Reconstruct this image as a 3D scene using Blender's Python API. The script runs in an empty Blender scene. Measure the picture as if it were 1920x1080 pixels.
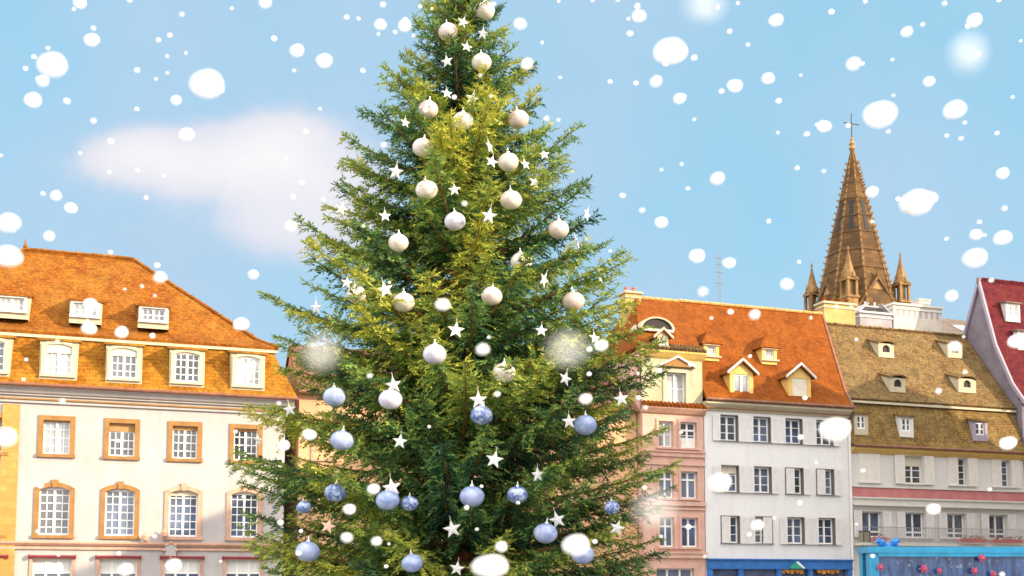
import bpy, math, random
import numpy as np
from mathutils import Vector, Matrix

random.seed(7)
rng = np.random.default_rng(11)
SC = bpy.context.scene
COL = SC.collection
R = math.radians

# ------------------------------------------------------------------ camera numbers (photo is 1920 x 1080)
F = 2058.0; CX = 960.0; CY = 924.0; PITCH = R(4.7); EYE = 1.7
TH = math.atan2(F, 6000.0)                       # how far the row of houses turns away from the lens
ORG = (14.8, 62.0)
UX, UY = math.cos(TH), math.sin(TH)              # along the row
VX, VY = -math.sin(TH), math.cos(TH)             # into the houses


def ray(px, py):
    x = (px - CX) / F; z = (CY - py) / F
    return (x, math.cos(PITCH) - z * math.sin(PITCH), math.sin(PITCH) + z * math.cos(PITCH))


def fac(px, py, d=0.0):
    r = ray(px, py)
    t = (d + ORG[0] * VX + ORG[1] * VY) / (r[0] * VX + r[1] * VY)
    x, y = t * r[0] - ORG[0], t * r[1] - ORG[1]
    return (x * UX + y * UY, EYE + t * r[2])


def world(u, d, z=0.0):
    return Vector((ORG[0] + u * UX + d * VX, ORG[1] + u * UY + d * VY, z))


# ------------------------------------------------------------------ mesh builder
class MB:
    def __init__(self):
        self.v = []; self.f = []; self.m = []; self.mi = 0

    def poly(self, pts):
        n = len(self.v)
        self.v += [tuple(p) for p in pts]
        self.f.append(tuple(range(n, n + len(pts)))); self.m.append(self.mi)

    def box(self, x0, x1, y0, y1, z0, z1):
        n = len(self.v)
        self.v += [(x0, y0, z0), (x1, y0, z0), (x1, y1, z0), (x0, y1, z0), (x0, y0, z1), (x1, y0, z1), (x1, y1, z1), (x0, y1, z1)]
        for q in ((0, 3, 2, 1), (4, 5, 6, 7), (0, 1, 5, 4), (1, 2, 6, 5), (2, 3, 7, 6), (3, 0, 4, 7)):
            self.f.append(tuple(n + i for i in q)); self.m.append(self.mi)

    def prism_y(self, prof, y0, y1):
        """profile of (x, z), counter-clockwise seen from -y, pushed from y0 to y1"""
        k = len(prof); n = len(self.v)
        self.v += [(x, y0, z) for x, z in prof] + [(x, y1, z) for x, z in prof]
        self.f.append(tuple(range(n, n + k))); self.m.append(self.mi)
        self.f.append(tuple(n + k + i for i in reversed(range(k)))); self.m.append(self.mi)
        for i in range(k):
            j = (i + 1) % k
            self.f.append((n + j, n + i, n + k + i, n + k + j)); self.m.append(self.mi)

    def prism_x(self, prof, x0, x1):
        """profile of (y, z) pushed from x0 to x1"""
        k = len(prof); n = len(self.v)
        self.v += [(x0, y, z) for y, z in prof] + [(x1, y, z) for y, z in prof]
        self.f.append(tuple(n + i for i in reversed(range(k)))); self.m.append(self.mi)
        self.f.append(tuple(n + k + i for i in range(k))); self.m.append(self.mi)
        for i in range(k):
            j = (i + 1) % k
            self.f.append((n + i, n + j, n + k + j, n + k + i)); self.m.append(self.mi)

    def slab(self, pts, t):
        """flat polygon (top side, counter-clockwise from above) with thickness t below it"""
        p = [Vector(q) for q in pts]
        nn = (p[1] - p[0]).cross(p[2] - p[0]).normalized()
        if nn.z < 0:
            p.reverse(); nn = -nn
        q = [a - nn * t for a in p]
        self.poly(p); self.poly(list(reversed(q)))
        k = len(p)
        for i in range(k):
            j = (i + 1) % k
            self.poly([p[i], q[i], q[j], p[j]])

    def tube(self, p0, p1, r0, r1=None, k=8):
        r1 = r0 if r1 is None else r1
        a, b = Vector(p0), Vector(p1); ax = (b - a).normalized()
        s = ax.cross(Vector((0, 0, 1)) if abs(ax.z) < .9 else Vector((1, 0, 0))).normalized(); t = ax.cross(s)
        n = len(self.v)
        for c, r in ((a, r0), (b, r1)):
            for i in range(k):
                an = 2 * math.pi * i / k
                self.v.append(tuple(c + (s * math.cos(an) + t * math.sin(an)) * r))
        for i in range(k):
            j = (i + 1) % k
            self.f.append((n + j, n + i, n + k + i, n + k + j)); self.m.append(self.mi)
        self.f.append(tuple(n + i for i in range(k))); self.m.append(self.mi)
        self.f.append(tuple(n + k + i for i in reversed(range(k)))); self.m.append(self.mi)

    def lathe(self, prof, c=(0, 0, 0), k=16, rot=0.0):
        n = len(self.v); m = len(prof)
        for r, z in prof:
            for i in range(k):
                an = rot + 2 * math.pi * i / k
                self.v.append((c[0] + r * math.cos(an), c[1] + r * math.sin(an), c[2] + z))
        for a in range(m - 1):
            for i in range(k):
                j = (i + 1) % k
                self.f.append((n + a * k + i, n + a * k + j, n + (a + 1) * k + j, n + (a + 1) * k + i)); self.m.append(self.mi)
        self.f.append(tuple(n + i for i in reversed(range(k)))); self.m.append(self.mi)
        self.f.append(tuple(n + (m - 1) * k + i for i in range(k))); self.m.append(self.mi)

    def mesh(self, name, mats, smooth=False):
        me = bpy.data.meshes.new(name)
        me.from_pydata(self.v, [], self.f)
        for m in (mats if isinstance(mats, (list, tuple)) else [mats]):
            me.materials.append(m)
        me.polygons.foreach_set('material_index', self.m)
        uvl = me.uv_layers.new(name='UVMap')
        up = Vector((0, 0, 1))
        for p in me.polygons:
            nn = p.normal
            if abs(nn.z) > .97:
                ux, vy = Vector((1, 0, 0)), Vector((0, 1, 0))
            else:
                ux = up.cross(nn).normalized(); vy = nn.cross(ux)
            for li in p.loop_indices:
                co = me.vertices[me.loops[li].vertex_index].co
                uvl.data[li].uv = (co.dot(ux), co.dot(vy))
            p.use_smooth = smooth
        return me


def put(name, me, parent=None, loc=(0, 0, 0), rot=(0, 0, 0)):
    o = bpy.data.objects.new(name, me); COL.objects.link(o)
    o.parent = parent; o.location = loc; o.rotation_euler = rot
    return o


def tag(o, label=None, cat=None, group=None, kind=None):
    if label: o['label'] = label
    if cat: o['category'] = cat
    if group: o['group'] = group
    if kind: o['kind'] = kind
    return o


def thing(name, label, cat, u, d=0.0, z=0.0, group=None, turn=0.0):
    """an Empty at the base of something standing in the row of houses"""
    o = put(name, None, None, world(u, d, z), (0, 0, TH + turn))
    o.empty_display_size = .5
    return tag(o, label, cat, group)


# ------------------------------------------------------------------ materials
def newmat(name):
    m = bpy.data.materials.new(name); m.use_nodes = True
    nt = m.node_tree; b = nt.nodes['Principled BSDF']
    return m, nt, b


def N(nt, kind, **kw):
    n = nt.nodes.new(kind)
    for k, v in kw.items():
        if k.startswith('i_'):
            n.inputs[k[2:].replace('_', ' ')].default_value = v
        else:
            setattr(n, k, v)
    return n


def mixc(nt, fac_, a, b, mode='MIX'):
    n = nt.nodes.new('ShaderNodeMix'); n.data_type = 'RGBA'; n.blend_type = mode; n.clamp_result = False
    for sock, v in ((n.inputs[0], fac_), (n.inputs[6], a), (n.inputs[7], b)):
        if isinstance(v, bpy.types.NodeSocket): nt.links.new(v, sock)
        elif isinstance(v, (tuple, list)): sock.default_value = (*v[:3], 1)
        else: sock.default_value = v
    return n.outputs[2]


def ramp(nt, src, stops):
    n = nt.nodes.new('ShaderNodeValToRGB')
    el = n.color_ramp.elements
    el[0].position, el[1].position = stops[0][0], stops[-1][0]
    for p, _ in stops[1:-1]: el.new(p)
    for e, (p, c) in zip(sorted(el, key=lambda e: e.position), stops):
        e.color = (c, c, c, 1) if not isinstance(c, (tuple, list)) else (*c, 1)
    nt.links.new(src, n.inputs[0])
    return n.outputs[0]


def mat_plaster(name, base, rough=.85, var=.16, scale=.35, stain=(.42, .38, .33), st=.35, bump=.25):
    m, nt, b = newmat(name); b.inputs['Specular IOR Level'].default_value = .12
    tc = N(nt, 'ShaderNodeTexCoord')
    n1 = N(nt, 'ShaderNodeTexNoise', i_Scale=scale, i_Detail=6.0, i_Roughness=.65)
    n2 = N(nt, 'ShaderNodeTexNoise', i_Scale=9.0, i_Detail=5.0, i_Roughness=.7)
    mp = N(nt, 'ShaderNodeMapping'); mp.inputs['Scale'].default_value = (1.6, 1.6, .32)
    n3 = N(nt, 'ShaderNodeTexNoise', i_Scale=1.1, i_Detail=7.0, i_Roughness=.6)
    L = nt.links.new
    L(tc.outputs['Object'], n1.inputs['Vector']); L(tc.outputs['Object'], n2.inputs['Vector'])
    L(tc.outputs['Object'], mp.inputs['Vector']); L(mp.outputs[0], n3.inputs['Vector'])
    lo = tuple(c * (1 - var) for c in base); hi = tuple(min(.92, c * (1 + var)) for c in base)
    c = mixc(nt, ramp(nt, n1.outputs[0], [(.3, 0.), (.7, 1.)]), lo, hi)
    c = mixc(nt, ramp(nt, n2.outputs[0], [(.35, 0.), (.75, .35)]), c, tuple(x * .78 for x in base))
    f = ramp(nt, n3.outputs[0], [(.5, 0.), (.78, st)])
    c = mixc(nt, f, c, tuple(x * y * 1.6 for x, y in zip(base, stain)))
    L(c, b.inputs['Base Color']); b.inputs['Roughness'].default_value = rough
    bp = N(nt, 'ShaderNodeBump', i_Strength=bump, i_Distance=.02)
    L(n2.outputs[0], bp.inputs['Height']); L(bp.outputs[0], b.inputs['Normal'])
    return m


TILE_K = .78


def mat_tiles(name, c1, c2, dark, patch, tw=.2, th=.19, pscale=.55, pamt=.6, bump=.7, rough=.85):
    """roof tiles: courses of tiles that differ one by one, plus weathered patches"""
    m, nt, b = newmat(name); L = nt.links.new; b.inputs['Specular IOR Level'].default_value = .08
    k_ = TILE_K; c1, c2, dark, patch = [(c[0] * k_, c[1] * k_ * .9, c[2] * k_ * .75) for c in (c1, c2, dark, patch)]
    tc = N(nt, 'ShaderNodeTexCoord')
    br = N(nt, 'ShaderNodeTexBrick', i_Scale=1.0, i_Mortar_Size=.011, i_Mortar_Smooth=.4, i_Bias=-.1, i_Brick_Width=tw, i_Row_Height=th)
    wob = N(nt, 'ShaderNodeTexNoise', i_Scale=.9, i_Detail=3.0)
    L(tc.outputs['UV'], wob.inputs['Vector'])
    vm = N(nt, 'ShaderNodeVectorMath', operation='MULTIPLY_ADD'); vm.inputs[1].default_value = (.10, .10, 0)
    L(wob.outputs['Color'], vm.inputs[0]); L(tc.outputs['UV'], vm.inputs[2]); L(vm.outputs[0], br.inputs['Vector'])
    br.inputs['Color1'].default_value = (*c1, 1); br.inputs['Color2'].default_value = (*c2, 1); br.inputs['Mortar'].default_value = (*dark, 1)
    n1 = N(nt, 'ShaderNodeTexNoise', i_Scale=pscale, i_Detail=8.0, i_Roughness=.68)
    L(tc.outputs['UV'], n1.inputs['Vector'])
    n2 = N(nt, 'ShaderNodeTexNoise', i_Scale=5.5, i_Detail=6.0, i_Roughness=.75)
    L(tc.outputs['UV'], n2.inputs['Vector'])
    c = mixc(nt, ramp(nt, n1.outputs[0], [(.42, 0.), (.66, pamt)]), br.outputs['Color'], patch)
    c = mixc(nt, ramp(nt, n2.outputs[0], [(.38, .45), (.52, 0.), (1., 0.)]), c, dark)
    c = mixc(nt, ramp(nt, n2.outputs[0], [(.0, 0.), (.54, 0.), (.72, .55)]), c, tuple(min(.8, x * 1.55 + .02) for x in c1))
    n4 = N(nt, 'ShaderNodeTexNoise', i_Scale=1.6, i_Detail=5.0, i_Roughness=.7); L(tc.outputs['Object'], n4.inputs['Vector'])
    c = mixc(nt, 1.0, c, ramp(nt, n4.outputs[0], [(.28, (.62, .60, .62)), (.5, (1., 1., 1.)), (.72, (1.28, 1.32, 1.25))]), 'MULTIPLY')
    L(c, b.inputs['Base Color']); b.inputs['Roughness'].default_value = rough
    # each course steps up towards its lower edge
    sx = N(nt, 'ShaderNodeSeparateXYZ'); L(vm.outputs[0], sx.inputs[0])
    dv = N(nt, 'ShaderNodeMath', operation='DIVIDE'); dv.inputs[1].default_value = th; L(sx.outputs[1], dv.inputs[0])
    fr = N(nt, 'ShaderNodeMath', operation='FRACT'); L(dv.outputs[0], fr.inputs[0])
    ad = N(nt, 'ShaderNodeMath', operation='MULTIPLY_ADD'); ad.inputs[1].default_value = -.8
    L(fr.outputs[0], ad.inputs[0]); L(n2.outputs[0], ad.inputs[2])
    bp = N(nt, 'ShaderNodeBump', i_Strength=bump, i_Distance=.06)
    L(ad.outputs[0], bp.inputs['Height']); L(bp.outputs[0], b.inputs['Normal'])
    return m


def mat_blocks(name, c1, c2, mortar, w=.7, h=.32):
    m, nt, b = newmat(name); L = nt.links.new; b.inputs['Specular IOR Level'].default_value = .12
    tc = N(nt, 'ShaderNodeTexCoord')
    br = N(nt, 'ShaderNodeTexBrick', i_Scale=1.0, i_Mortar_Size=.012, i_Brick_Width=w, i_Row_Height=h)
    L(tc.outputs['UV'], br.inputs['Vector'])
    br.inputs['Color1'].default_value = (*c1, 1); br.inputs['Color2'].default_value = (*c2, 1); br.inputs['Mortar'].default_value = (*mortar, 1)
    n2 = N(nt, 'ShaderNodeTexNoise', i_Scale=4.0, i_Detail=7.0, i_Roughness=.7)
    L(tc.outputs['Object'], n2.inputs['Vector'])
    c = mixc(nt, ramp(nt, n2.outputs[0], [(.35, .5), (.6, 0.)]), br.outputs['Color'], tuple(x * .55 for x in c1))
    L(c, b.inputs['Base Color']); b.inputs['Roughness'].default_value = .88
    bp = N(nt, 'ShaderNodeBump', i_Strength=.4, i_Distance=.03)
    L(n2.outputs[0], bp.inputs['Height']); L(bp.outputs[0], b.inputs['Normal'])
    return m


def mat_paint(name, base, rough=.5, var=.12, metal=0.0, scale=3.0):
    m, nt, b = newmat(name)
    tc = N(nt, 'ShaderNodeTexCoord'); n = N(nt, 'ShaderNodeTexNoise', i_Scale=scale, i_Detail=5.0)
    nt.links.new(tc.outputs['Object'], n.inputs['Vector'])
    c = mixc(nt, ramp(nt, n.outputs[0], [(.3, 0.), (.7, 1.)]), tuple(x * (1 - var) for x in base), tuple(min(.95, x * (1 + var)) for x in base))
    nt.links.new(c, b.inputs['Base Color'])
    b.inputs['Roughness'].default_value = rough; b.inputs['Metallic'].default_value = metal
    return m


def mat_glass(name, base, rough=.06, scale=.8, var=.6):
    """window glass in front of a dim room: dark, glossy, a little wavy"""
    m, nt, b = newmat(name); L = nt.links.new
    tc = N(nt, 'ShaderNodeTexCoord'); oi = N(nt, 'ShaderNodeObjectInfo')
    ad = N(nt, 'ShaderNodeVectorMath', operation='ADD'); L(tc.outputs['Object'], ad.inputs[0]); L(oi.outputs['Location'], ad.inputs[1])
    n = N(nt, 'ShaderNodeTexNoise', i_Scale=scale, i_Detail=3.0); L(ad.outputs[0], n.inputs['Vector'])
    c = mixc(nt, ramp(nt, n.outputs[0], [(.38, 0.), (.62, 1.)]), tuple(x * (1 - var) for x in base), tuple(min(.9, x * (1 + var)) for x in base))
    pk = ramp(nt, oi.outputs['Random'], [(0., 0.), (.45, .06), (.7, .18), (1., .42)])
    c = mixc(nt, pk, c, (.30, .33, .37))
    L(c, b.inputs['Base Color']); b.inputs['Roughness'].default_value = rough
    b.inputs['IOR'].default_value = 1.7
    n2 = N(nt, 'ShaderNodeTexNoise', i_Scale=1.7, i_Detail=1.0); L(ad.outputs[0], n2.inputs['Vector'])
    bp = N(nt, 'ShaderNodeBump', i_Strength=.12, i_Distance=.05); L(n2.outputs[0], bp.inputs['Height']); L(bp.outputs[0], b.inputs['Normal'])
    return m


M = {}
M['cream'] = mat_plaster('cream_plaster', (.425, .395, .38), var=.12, st=.4)
M['sand'] = mat_plaster('yellow_sandstone', (.31, .165, .06), var=.25, scale=1.5, st=.4)
M['sand_pink'] = mat_plaster('rosy_and_shaded_sandstone', (.52, .31, .22), var=.25, scale=1.5, st=.4)
M['quoin'] = mat_blocks('sandstone_blocks', (.56, .30, .09), (.48, .24, .07), (.35, .2, .08), .75, .36)
M['pink'] = mat_plaster('pink_sandstone', (.60, .37, .29), var=.16, scale=1.2)
M['grey'] = mat_plaster('pale_grey_plaster', (.70, .685, .67), var=.06, st=.3)
M['white_trim'] = mat_plaster('off_white_trim', (.58, .56, .51), var=.08, st=.15, scale=1.4)
M['cream_trim'] = mat_plaster('cream_trim', (.50, .44, .31), var=.12, st=.2, scale=1.4)
M['yellow_trim'] = mat_plaster('yellow_cornice', (.66, .44, .14), var=.15, st=.3, scale=1.4)
M['wall_o'] = mat_plaster('warm_white_plaster', (.64, .615, .58), var=.07, st=.2)
M['rose_band'] = mat_plaster('rose_band', (.50, .19, .18), var=.2, scale=1.5)
M['lavender'] = mat_plaster('lavender_plaster', (.33, .29, .35), var=.08)
M['gable'] = mat_plaster('shade_dark_gable', (.20, .175, .21), var=.2, scale=1.2, st=.4)  # gable darkened to stand for the shaded roof next to it
M['mid_wall'] = mat_plaster('apricot_plaster', (.62, .36, .20), var=.15)
M['slate_stone'] = mat_plaster('lichen_stone', (.42, .385, .25), var=.22, scale=1.6, st=.4)
M['chim_y'] = mat_plaster('yellow_chimney', (.47, .33, .13), var=.28, scale=1.3)
M['chim_g'] = mat_plaster('grey_chimney', (.34, .32, .33), var=.25, scale=1.3)
M['chim_w'] = mat_plaster('white_chimney', (.56, .50, .43), var=.14, scale=1.3)
M['tile_l'] = mat_tiles('orange_tiles', (.40, .150, .022), (.27, .085, .014), (.10, .032, .010), (.38, .19, .035), .24, .21, .5, .75, .9)
M['tile_l2'] = mat_tiles('golden_tiles', (.44, .20, .024), (.31, .11, .015), (.13, .045, .010), (.44, .26, .04), .24, .21, .6, .75, .9)
M['tile_g'] = mat_tiles('red_orange_tiles', (.285, .088, .014), (.235, .068, .011), (.15, .040, .009), (.33, .115, .020), .18, .17, .35, .4, .45)
M['tile_o'] = mat_tiles('ochre_tiles', (.31, .21, .095), (.16, .105, .052), (.045, .032, .02), (.23, .185, .10), .17, .165, .5, .75, .9)
M['tile_o2'] = mat_tiles('golden_ochre_tiles', (.34, .225, .08), (.19, .125, .05), (.05, .034, .018), (.25, .20, .105), .17, .165, .6, .7, .9)
M['tile_b'] = mat_tiles('burgundy_tiles', (.150, .022, .036), (.105, .016, .030), (.05, .010, .018), (.19, .038, .03), .18, .17, .4, .5, .4)
M['tile_m'] = mat_tiles('brown_mauve_tiles', (.27, .135, .11), (.25, .12, .10), (.15, .08, .07), (.30, .15, .12), .18, .17, .4, .4, .3)
M['slate'] = mat_tiles('grey_slates', (.23, .20, .20), (.19, .17, .17), (.1, .09, .09), (.26, .22, .21), .25, .2, .4, .4, .3)
M['lead'] = mat_paint('weathered_lead', (.42, .40, .40), .6, .2)
M['gutter'] = mat_paint('brown_gutter', (.20, .075, .035), .5, .3)
M['white'] = mat_paint('white_window_paint', (.80, .79, .76), .45, .06)
M['shutter'] = mat_paint('pale_shutter_paint', (.66, .63, .61), .55, .08)
M['shutter_w'] = mat_paint('cream_shutter_paint', (.70, .66, .59), .55, .08)
M['blind'] = mat_paint('cream_blind', (.62, .56, .44), .7, .1)
M['blind_o'] = mat_paint('ochre_blind', (.42, .22, .08), .7, .15)
M['curtain'] = mat_plaster('net_curtain', (.74, .74, .70), var=.12, scale=3.0, st=.1)
M['glass'] = mat_glass('dark_window_glass', (.045, .05, .062))
M['glass_b'] = mat_glass('bluish_window_glass', (.05, .075, .14))
M['glass_c'] = mat_glass('curtained_window_glass', (.33, .34, .33), .12, 1.2, .4)
M['recess_shade'] = mat_paint('recess_shade_line', (.13, .12, .12), .7)  # grey surrounds painted in for the shadow line of the window recesses
M['dark'] = mat_paint('dark_void', (.02, .016, .014), .8)
M['awning'] = mat_paint('crimson_awning', (.20, .018, .035), .7, .2)
M['blue'] = mat_paint('blue_shopfront_paint', (.035, .15, .42), .35, .2)
M['iron'] = mat_paint('dark_iron', (.05, .05, .05), .5)
M['steel'] = mat_paint('galvanised_steel', (.45, .46, .47), .4, .1, .8)
M['dstone'] = mat_blocks('brown_church_stone', (.19, .105, .042), (.11, .06, .03), (.06, .035, .02), .6, .3)
M['dstone2'] = mat_plaster('church_dressings', (.32, .19, .08), var=.45, scale=1.2, st=.5)
M['dstone3'] = mat_plaster('weathered_dressings', (.24, .14, .058), var=.5, scale=1.2, st=.6)
M['dslate'] = mat_blocks('dark_spire_stone', (.165, .092, .036), (.075, .043, .024), (.035, .022, .016), .8, .45)
M['aerial'] = mat_paint('dull_aerial_metal', (.20, .17, .17), .6)
M['box'] = mat_paint('wooden_planter_box', (.26, .22, .13), .8)
M['flower'] = mat_paint('red_flowers', (.42, .03, .06), .7, .4, 0, 20)
M['leafy'] = mat_paint('planter_leaves', (.05, .12, .04), .7, .4, 0, 20)
M['ridge'] = mat_plaster('ridge_tiles', (.55, .31, .11), var=.25, scale=2.5)

# ------------------------------------------------------------------ shared parts of houses
CACHE = {}


def cached(key, fn):
    if key not in CACHE: CACHE[key] = fn()
    return CACHE[key]


def arc(w, spring, rise, n=10):
    """points of a segmental arch from +w/2 to -w/2"""
    if rise <= 0: return [(w / 2, spring), (-w / 2, spring)]
    rad = (w * w / 4 + rise * rise) / (2 * rise); cz = spring + rise - rad; a0 = math.asin(min(1, w / 2 / rad))
    return [(rad * math.sin(a0 - 2 * a0 * i / n), cz + rad * math.cos(a0 - 2 * a0 * i / n)) for i in range(n + 1)]


def m_surround(w, h, b, mat, rise=0, sill=True, key=False, proud=.06):
    def go():
        q = MB(); e = .003; wi = w / 2 - e
        zt = h / 2 - rise
        q.box(-w / 2 - b, -wi, -proud, .2, -h / 2, zt); q.box(wi, w / 2 + b, -proud, .2, -h / 2, zt)
        ins = arc(2 * wi, zt, rise); out = arc(w + 2 * b, zt + (b if rise <= 0 else b * .55), rise if rise <= 0 else rise + b * .45)
        if rise <= 0:
            q.box(-w / 2 - b, w / 2 + b, -proud - .004, .12, zt, zt + b)
        else:
            k = len(ins)
            for i in range(k - 1):
                a, c, d, f = ins[i], ins[i + 1], out[i + 1], out[i]
                A = [(p[0], -proud - .004, p[1]) for p in (a, f, d, c)]; B = [(p[0], .12, p[1]) for p in (a, f, d, c)]
                q.poly(A); q.poly([A[0], A[3], B[3], B[0]]); q.poly([A[2], A[1], B[1], B[2]])
            for s, i in ((1, 0), (-1, k - 1)):
                o = out[i]
                q.box(*sorted((s * wi, o[0])), -proud - .004, .12, zt, zt + .001 + .5 * b)
        if key: q.prism_y([(-.09, h / 2 - .03), (.09, h / 2 - .03), (.14, h / 2 + b + .12), (-.14, h / 2 + b + .12)], -proud - .05, .05)
        if sill: q.box(-w / 2 - b - .04, w / 2 + b + .04, -proud - .07, .14, -h / 2 - b * .75, -h / 2 - e)
        return q.mesh('window_surround', M[mat])
    return cached(('sur', w, h, b, mat, rise, sill, key), go)


def m_frame(w, h, leaves, nx, nz, rise=0, bar=.045, mat='white', transom=0):
    def go():
        q = MB(); y0, y1 = .13, .19; o = .07; x0 = -w / 2; zt = h / 2
        q.box(x0, x0 + o, y0, y1, -h / 2, zt); q.box(-x0 - o, -x0, y0, y1, -h / 2, zt)
        q.box(x0 + o, -x0 - o, y0 + .002, y1, -h / 2, -h / 2 + o * 1.3); q.box(x0 + o, -x0 - o, y0 + .002, y1, zt - o - rise * .45, zt)
        lw = w / leaves
        for i in range(1, leaves):
            x = x0 + lw * i; q.box(x - .055, x + .055, y0 - .02, y1 - .01, -h / 2 + o, zt - o)
        for L_ in range(leaves):
            for i in range(1, nx):
                x = x0 + lw * L_ + lw * i / nx; q.box(x - bar / 2, x + bar / 2, y0 + .012, y1 - .004, -h / 2 + o, zt - o)
        for i in range(1, nz):
            z = -h / 2 + h * i / nz; q.box(x0 + o, -x0 - o, y0 + .016, y1 - .008, z - bar / 2, z + bar / 2)
        if transom:
            z = zt - h * transom; q.box(x0 + o, -x0 - o, y0 - .03, y1 - .012, z - .05, z + .05)
        return q.mesh('window_frame', M[mat])
    return cached(('fr', w, h, leaves, nx, nz, rise, bar, mat, transom), go)


def m_box(key, mat, *a):
    def go():
        q = MB(); q.box(*a); return q.mesh(key, M[mat])
    return cached((key, mat) + a, go)


def m_shutter(w, h, mat):
    def go():
        q = MB(); t = .045
        q.box(-w / 2, w / 2, 0, t * .6, -h / 2, h / 2)
        for a in ((-w / 2, -w / 2 + .07, -h / 2, h / 2), (w / 2 - .07, w / 2, -h / 2, h / 2)): q.box(a[0], a[1], -t * .5, -.001, a[2], a[3])
        for z in (-h / 2 + .05, 0, h / 2 - .05): q.box(-w / 2 + .07, w / 2 - .07, -t * .5 + .003, -.001, z - .05, z + .05)
        n = int(h / .09)
        for i in range(n):
            z = -h / 2 + .1 + i * (h - .2) / n; q.box(-w / 2 + .07, w / 2 - .07, -.012, -.0005, z, z + .035)
        return q.mesh('shutter', M[mat])
    return cached(('sh', w, h, mat), go)


def window(par, x, z, w, h, b=.16, sur='sand', leaves=2, nx=2, nz=4, rise=0, key=False, pane='glass', blind=0, blind_mat='blind', y=0.0,
           sill=True, shut=None, sw=.5, shm='shutter', frame='white', bar=.045, transom=0, curtain=False, rot=0.0, dp=.09):
    o = put('window', m_surround(w, h, b, sur, rise, sill, key), par, (x, y, z), (rot, 0, 0))
    put('frame', m_frame(w, h, leaves, nx, nz, rise, bar, frame, transom), o, (0, dp, 0))
    put('pane', m_box('pane', pane, -w / 2, w / 2, .165, .175, -h / 2, h / 2), o, (0, dp, 0))
    if blind: put('blind', m_box('blind', blind_mat, -w / 2 + .02, w / 2 - .02, .085, .115, h / 2 - h * blind, h / 2), o, (0, dp, 0))
    if curtain: put('curtain', m_box('curtain', 'curtain', -w / 2 + .07, w / 2 - .07, .150, .162, -h / 2 + .09, -h / 2 + h * .42), o, (0, dp, 0))
    if shut:
        ms = m_shutter(sw, h + .06, shm); mc = m_shutter(w / 2, h + .02, shm)
        for s, st in zip((-1, 1), shut):
            if st == 'o': put('shutter', ms, o, (s * (w / 2 + b * .5 + sw / 2), -.11, 0))
            elif st == 'c': put('shutter', mc, o, (s * w / 4, -.03, 0))
    return o


def wall_sheet(q, x0, x1, z0, z1, holes, y=0.0, rev=.42):
    xs = sorted({x0, x1, *[a for h in holes for a in h[:2]]}); zs = sorted({z0, z1, *[a for h in holes for a in h[2:]]})
    for i in range(len(xs) - 1):
        for j in range(len(zs) - 1):
            a, b, c, d = xs[i], xs[i + 1], zs[j], zs[j + 1]; mx, mz = (a + b) / 2, (c + d) / 2
            if any(h[0] < mx < h[1] and h[2] < mz < h[3] for h in holes): continue
            q.poly([(a, y, c), (b, y, c), (b, y, d), (a, y, d)])
    for a, b, c, d in holes:
        q.poly([(a, y, c), (a, y, d), (a, y + rev, d), (a, y + rev, c)]); q.poly([(b, y, d), (b, y, c), (b, y + rev, c), (b, y + rev, d)])
        q.poly([(a, y, d), (b, y, d), (b, y + rev, d), (a, y + rev, d)]); q.poly([(b, y, c), (a, y, c), (a, y + rev, c), (b, y + rev, c)])


def ridge_caps(q, p0, p1, r=.11, step=.38):
    a, b = Vector(p0), Vector(p1); n = max(1, int((b - a).length / step)); d = (b - a) / n
    for i in range(n):
        jr = r * random.uniform(.92, 1.12)
        q.tube(a + d * i + Vector((0, 0, random.uniform(-.015, .015))), a + d * (i + 1.06), jr * 1.12, jr * .9, 7)


def shed_dormer(par, x, yf, z0, w, h, yb, rise, wallm, roofm, over=.14, win=None, pane='glass', arch=False, name='dormer', cap=None):
    """dormer with a lean-to roof: front at yf from z0 to z0+h, running back to yb"""
    q = MB(); t = .09
    ow, oh = win if win else (w * .7, h * .7)
    zb = z0 + (h - oh) * .5
    wall_sheet(q, -w / 2, w / 2, z0 - .25, z0 + h, [(-ow / 2, ow / 2, zb, zb + oh)], yf, .16)
    top = z0 + h
    for s in (-1, 1):
        pts = [(s * w / 2, yf, z0 - .25), (s * w / 2, yb, z0 - .25), (s * w / 2, yb, top + rise), (s * w / 2, yf, top)]
        q.poly(pts if s > 0 else list(reversed(pts)))
    if arch:      # filled corners that leave an arched opening
        a = arc(ow, zb + oh * .55, oh * .45 - .004, 8)
        for s, pts in ((1, a[:5]), (-1, a[4:])):
            q.prism_y(([(s * ow / 2, zb + oh)] + [(px, pz) for px, pz in (pts if s < 0 else pts)])[::1], yf - .003, yf + .13)
    o = put(name, q.mesh(name, M[wallm]), par, (x, 0, 0))
    rr = MB(); e = .12
    if cap: # bowed roof in strips
        n = 6
        for i in range(n):
            xa, xb = -w / 2 - e + (w + 2 * e) * i / n, -w / 2 - e + (w + 2 * e) * (i + 1) / n
            bow = lambda xx: cap * (1 - (2 * xx / (w + 2 * e)) ** 2)
            rr.slab([(xa, yf - over, top + .03 + bow(xa)), (xb, yf - over, top + .03 + bow(xb)), (xb, yb, top + rise + .05 + bow(xb) * .2), (xa, yb, top + rise + .05 + bow(xa) * .2)], t)
    else:
        rr.slab([(-w / 2 - e, yf - over, top + .05), (w / 2 + e, yf - over, top + .05), (w / 2 + e, yb, top + rise + .05), (-w / 2 - e, yb, top + rise + .05)], t)
    put('dormer_roof', rr.mesh('dormer_roof', M[roofm]), o)
    return o, zb, ow, oh


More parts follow.
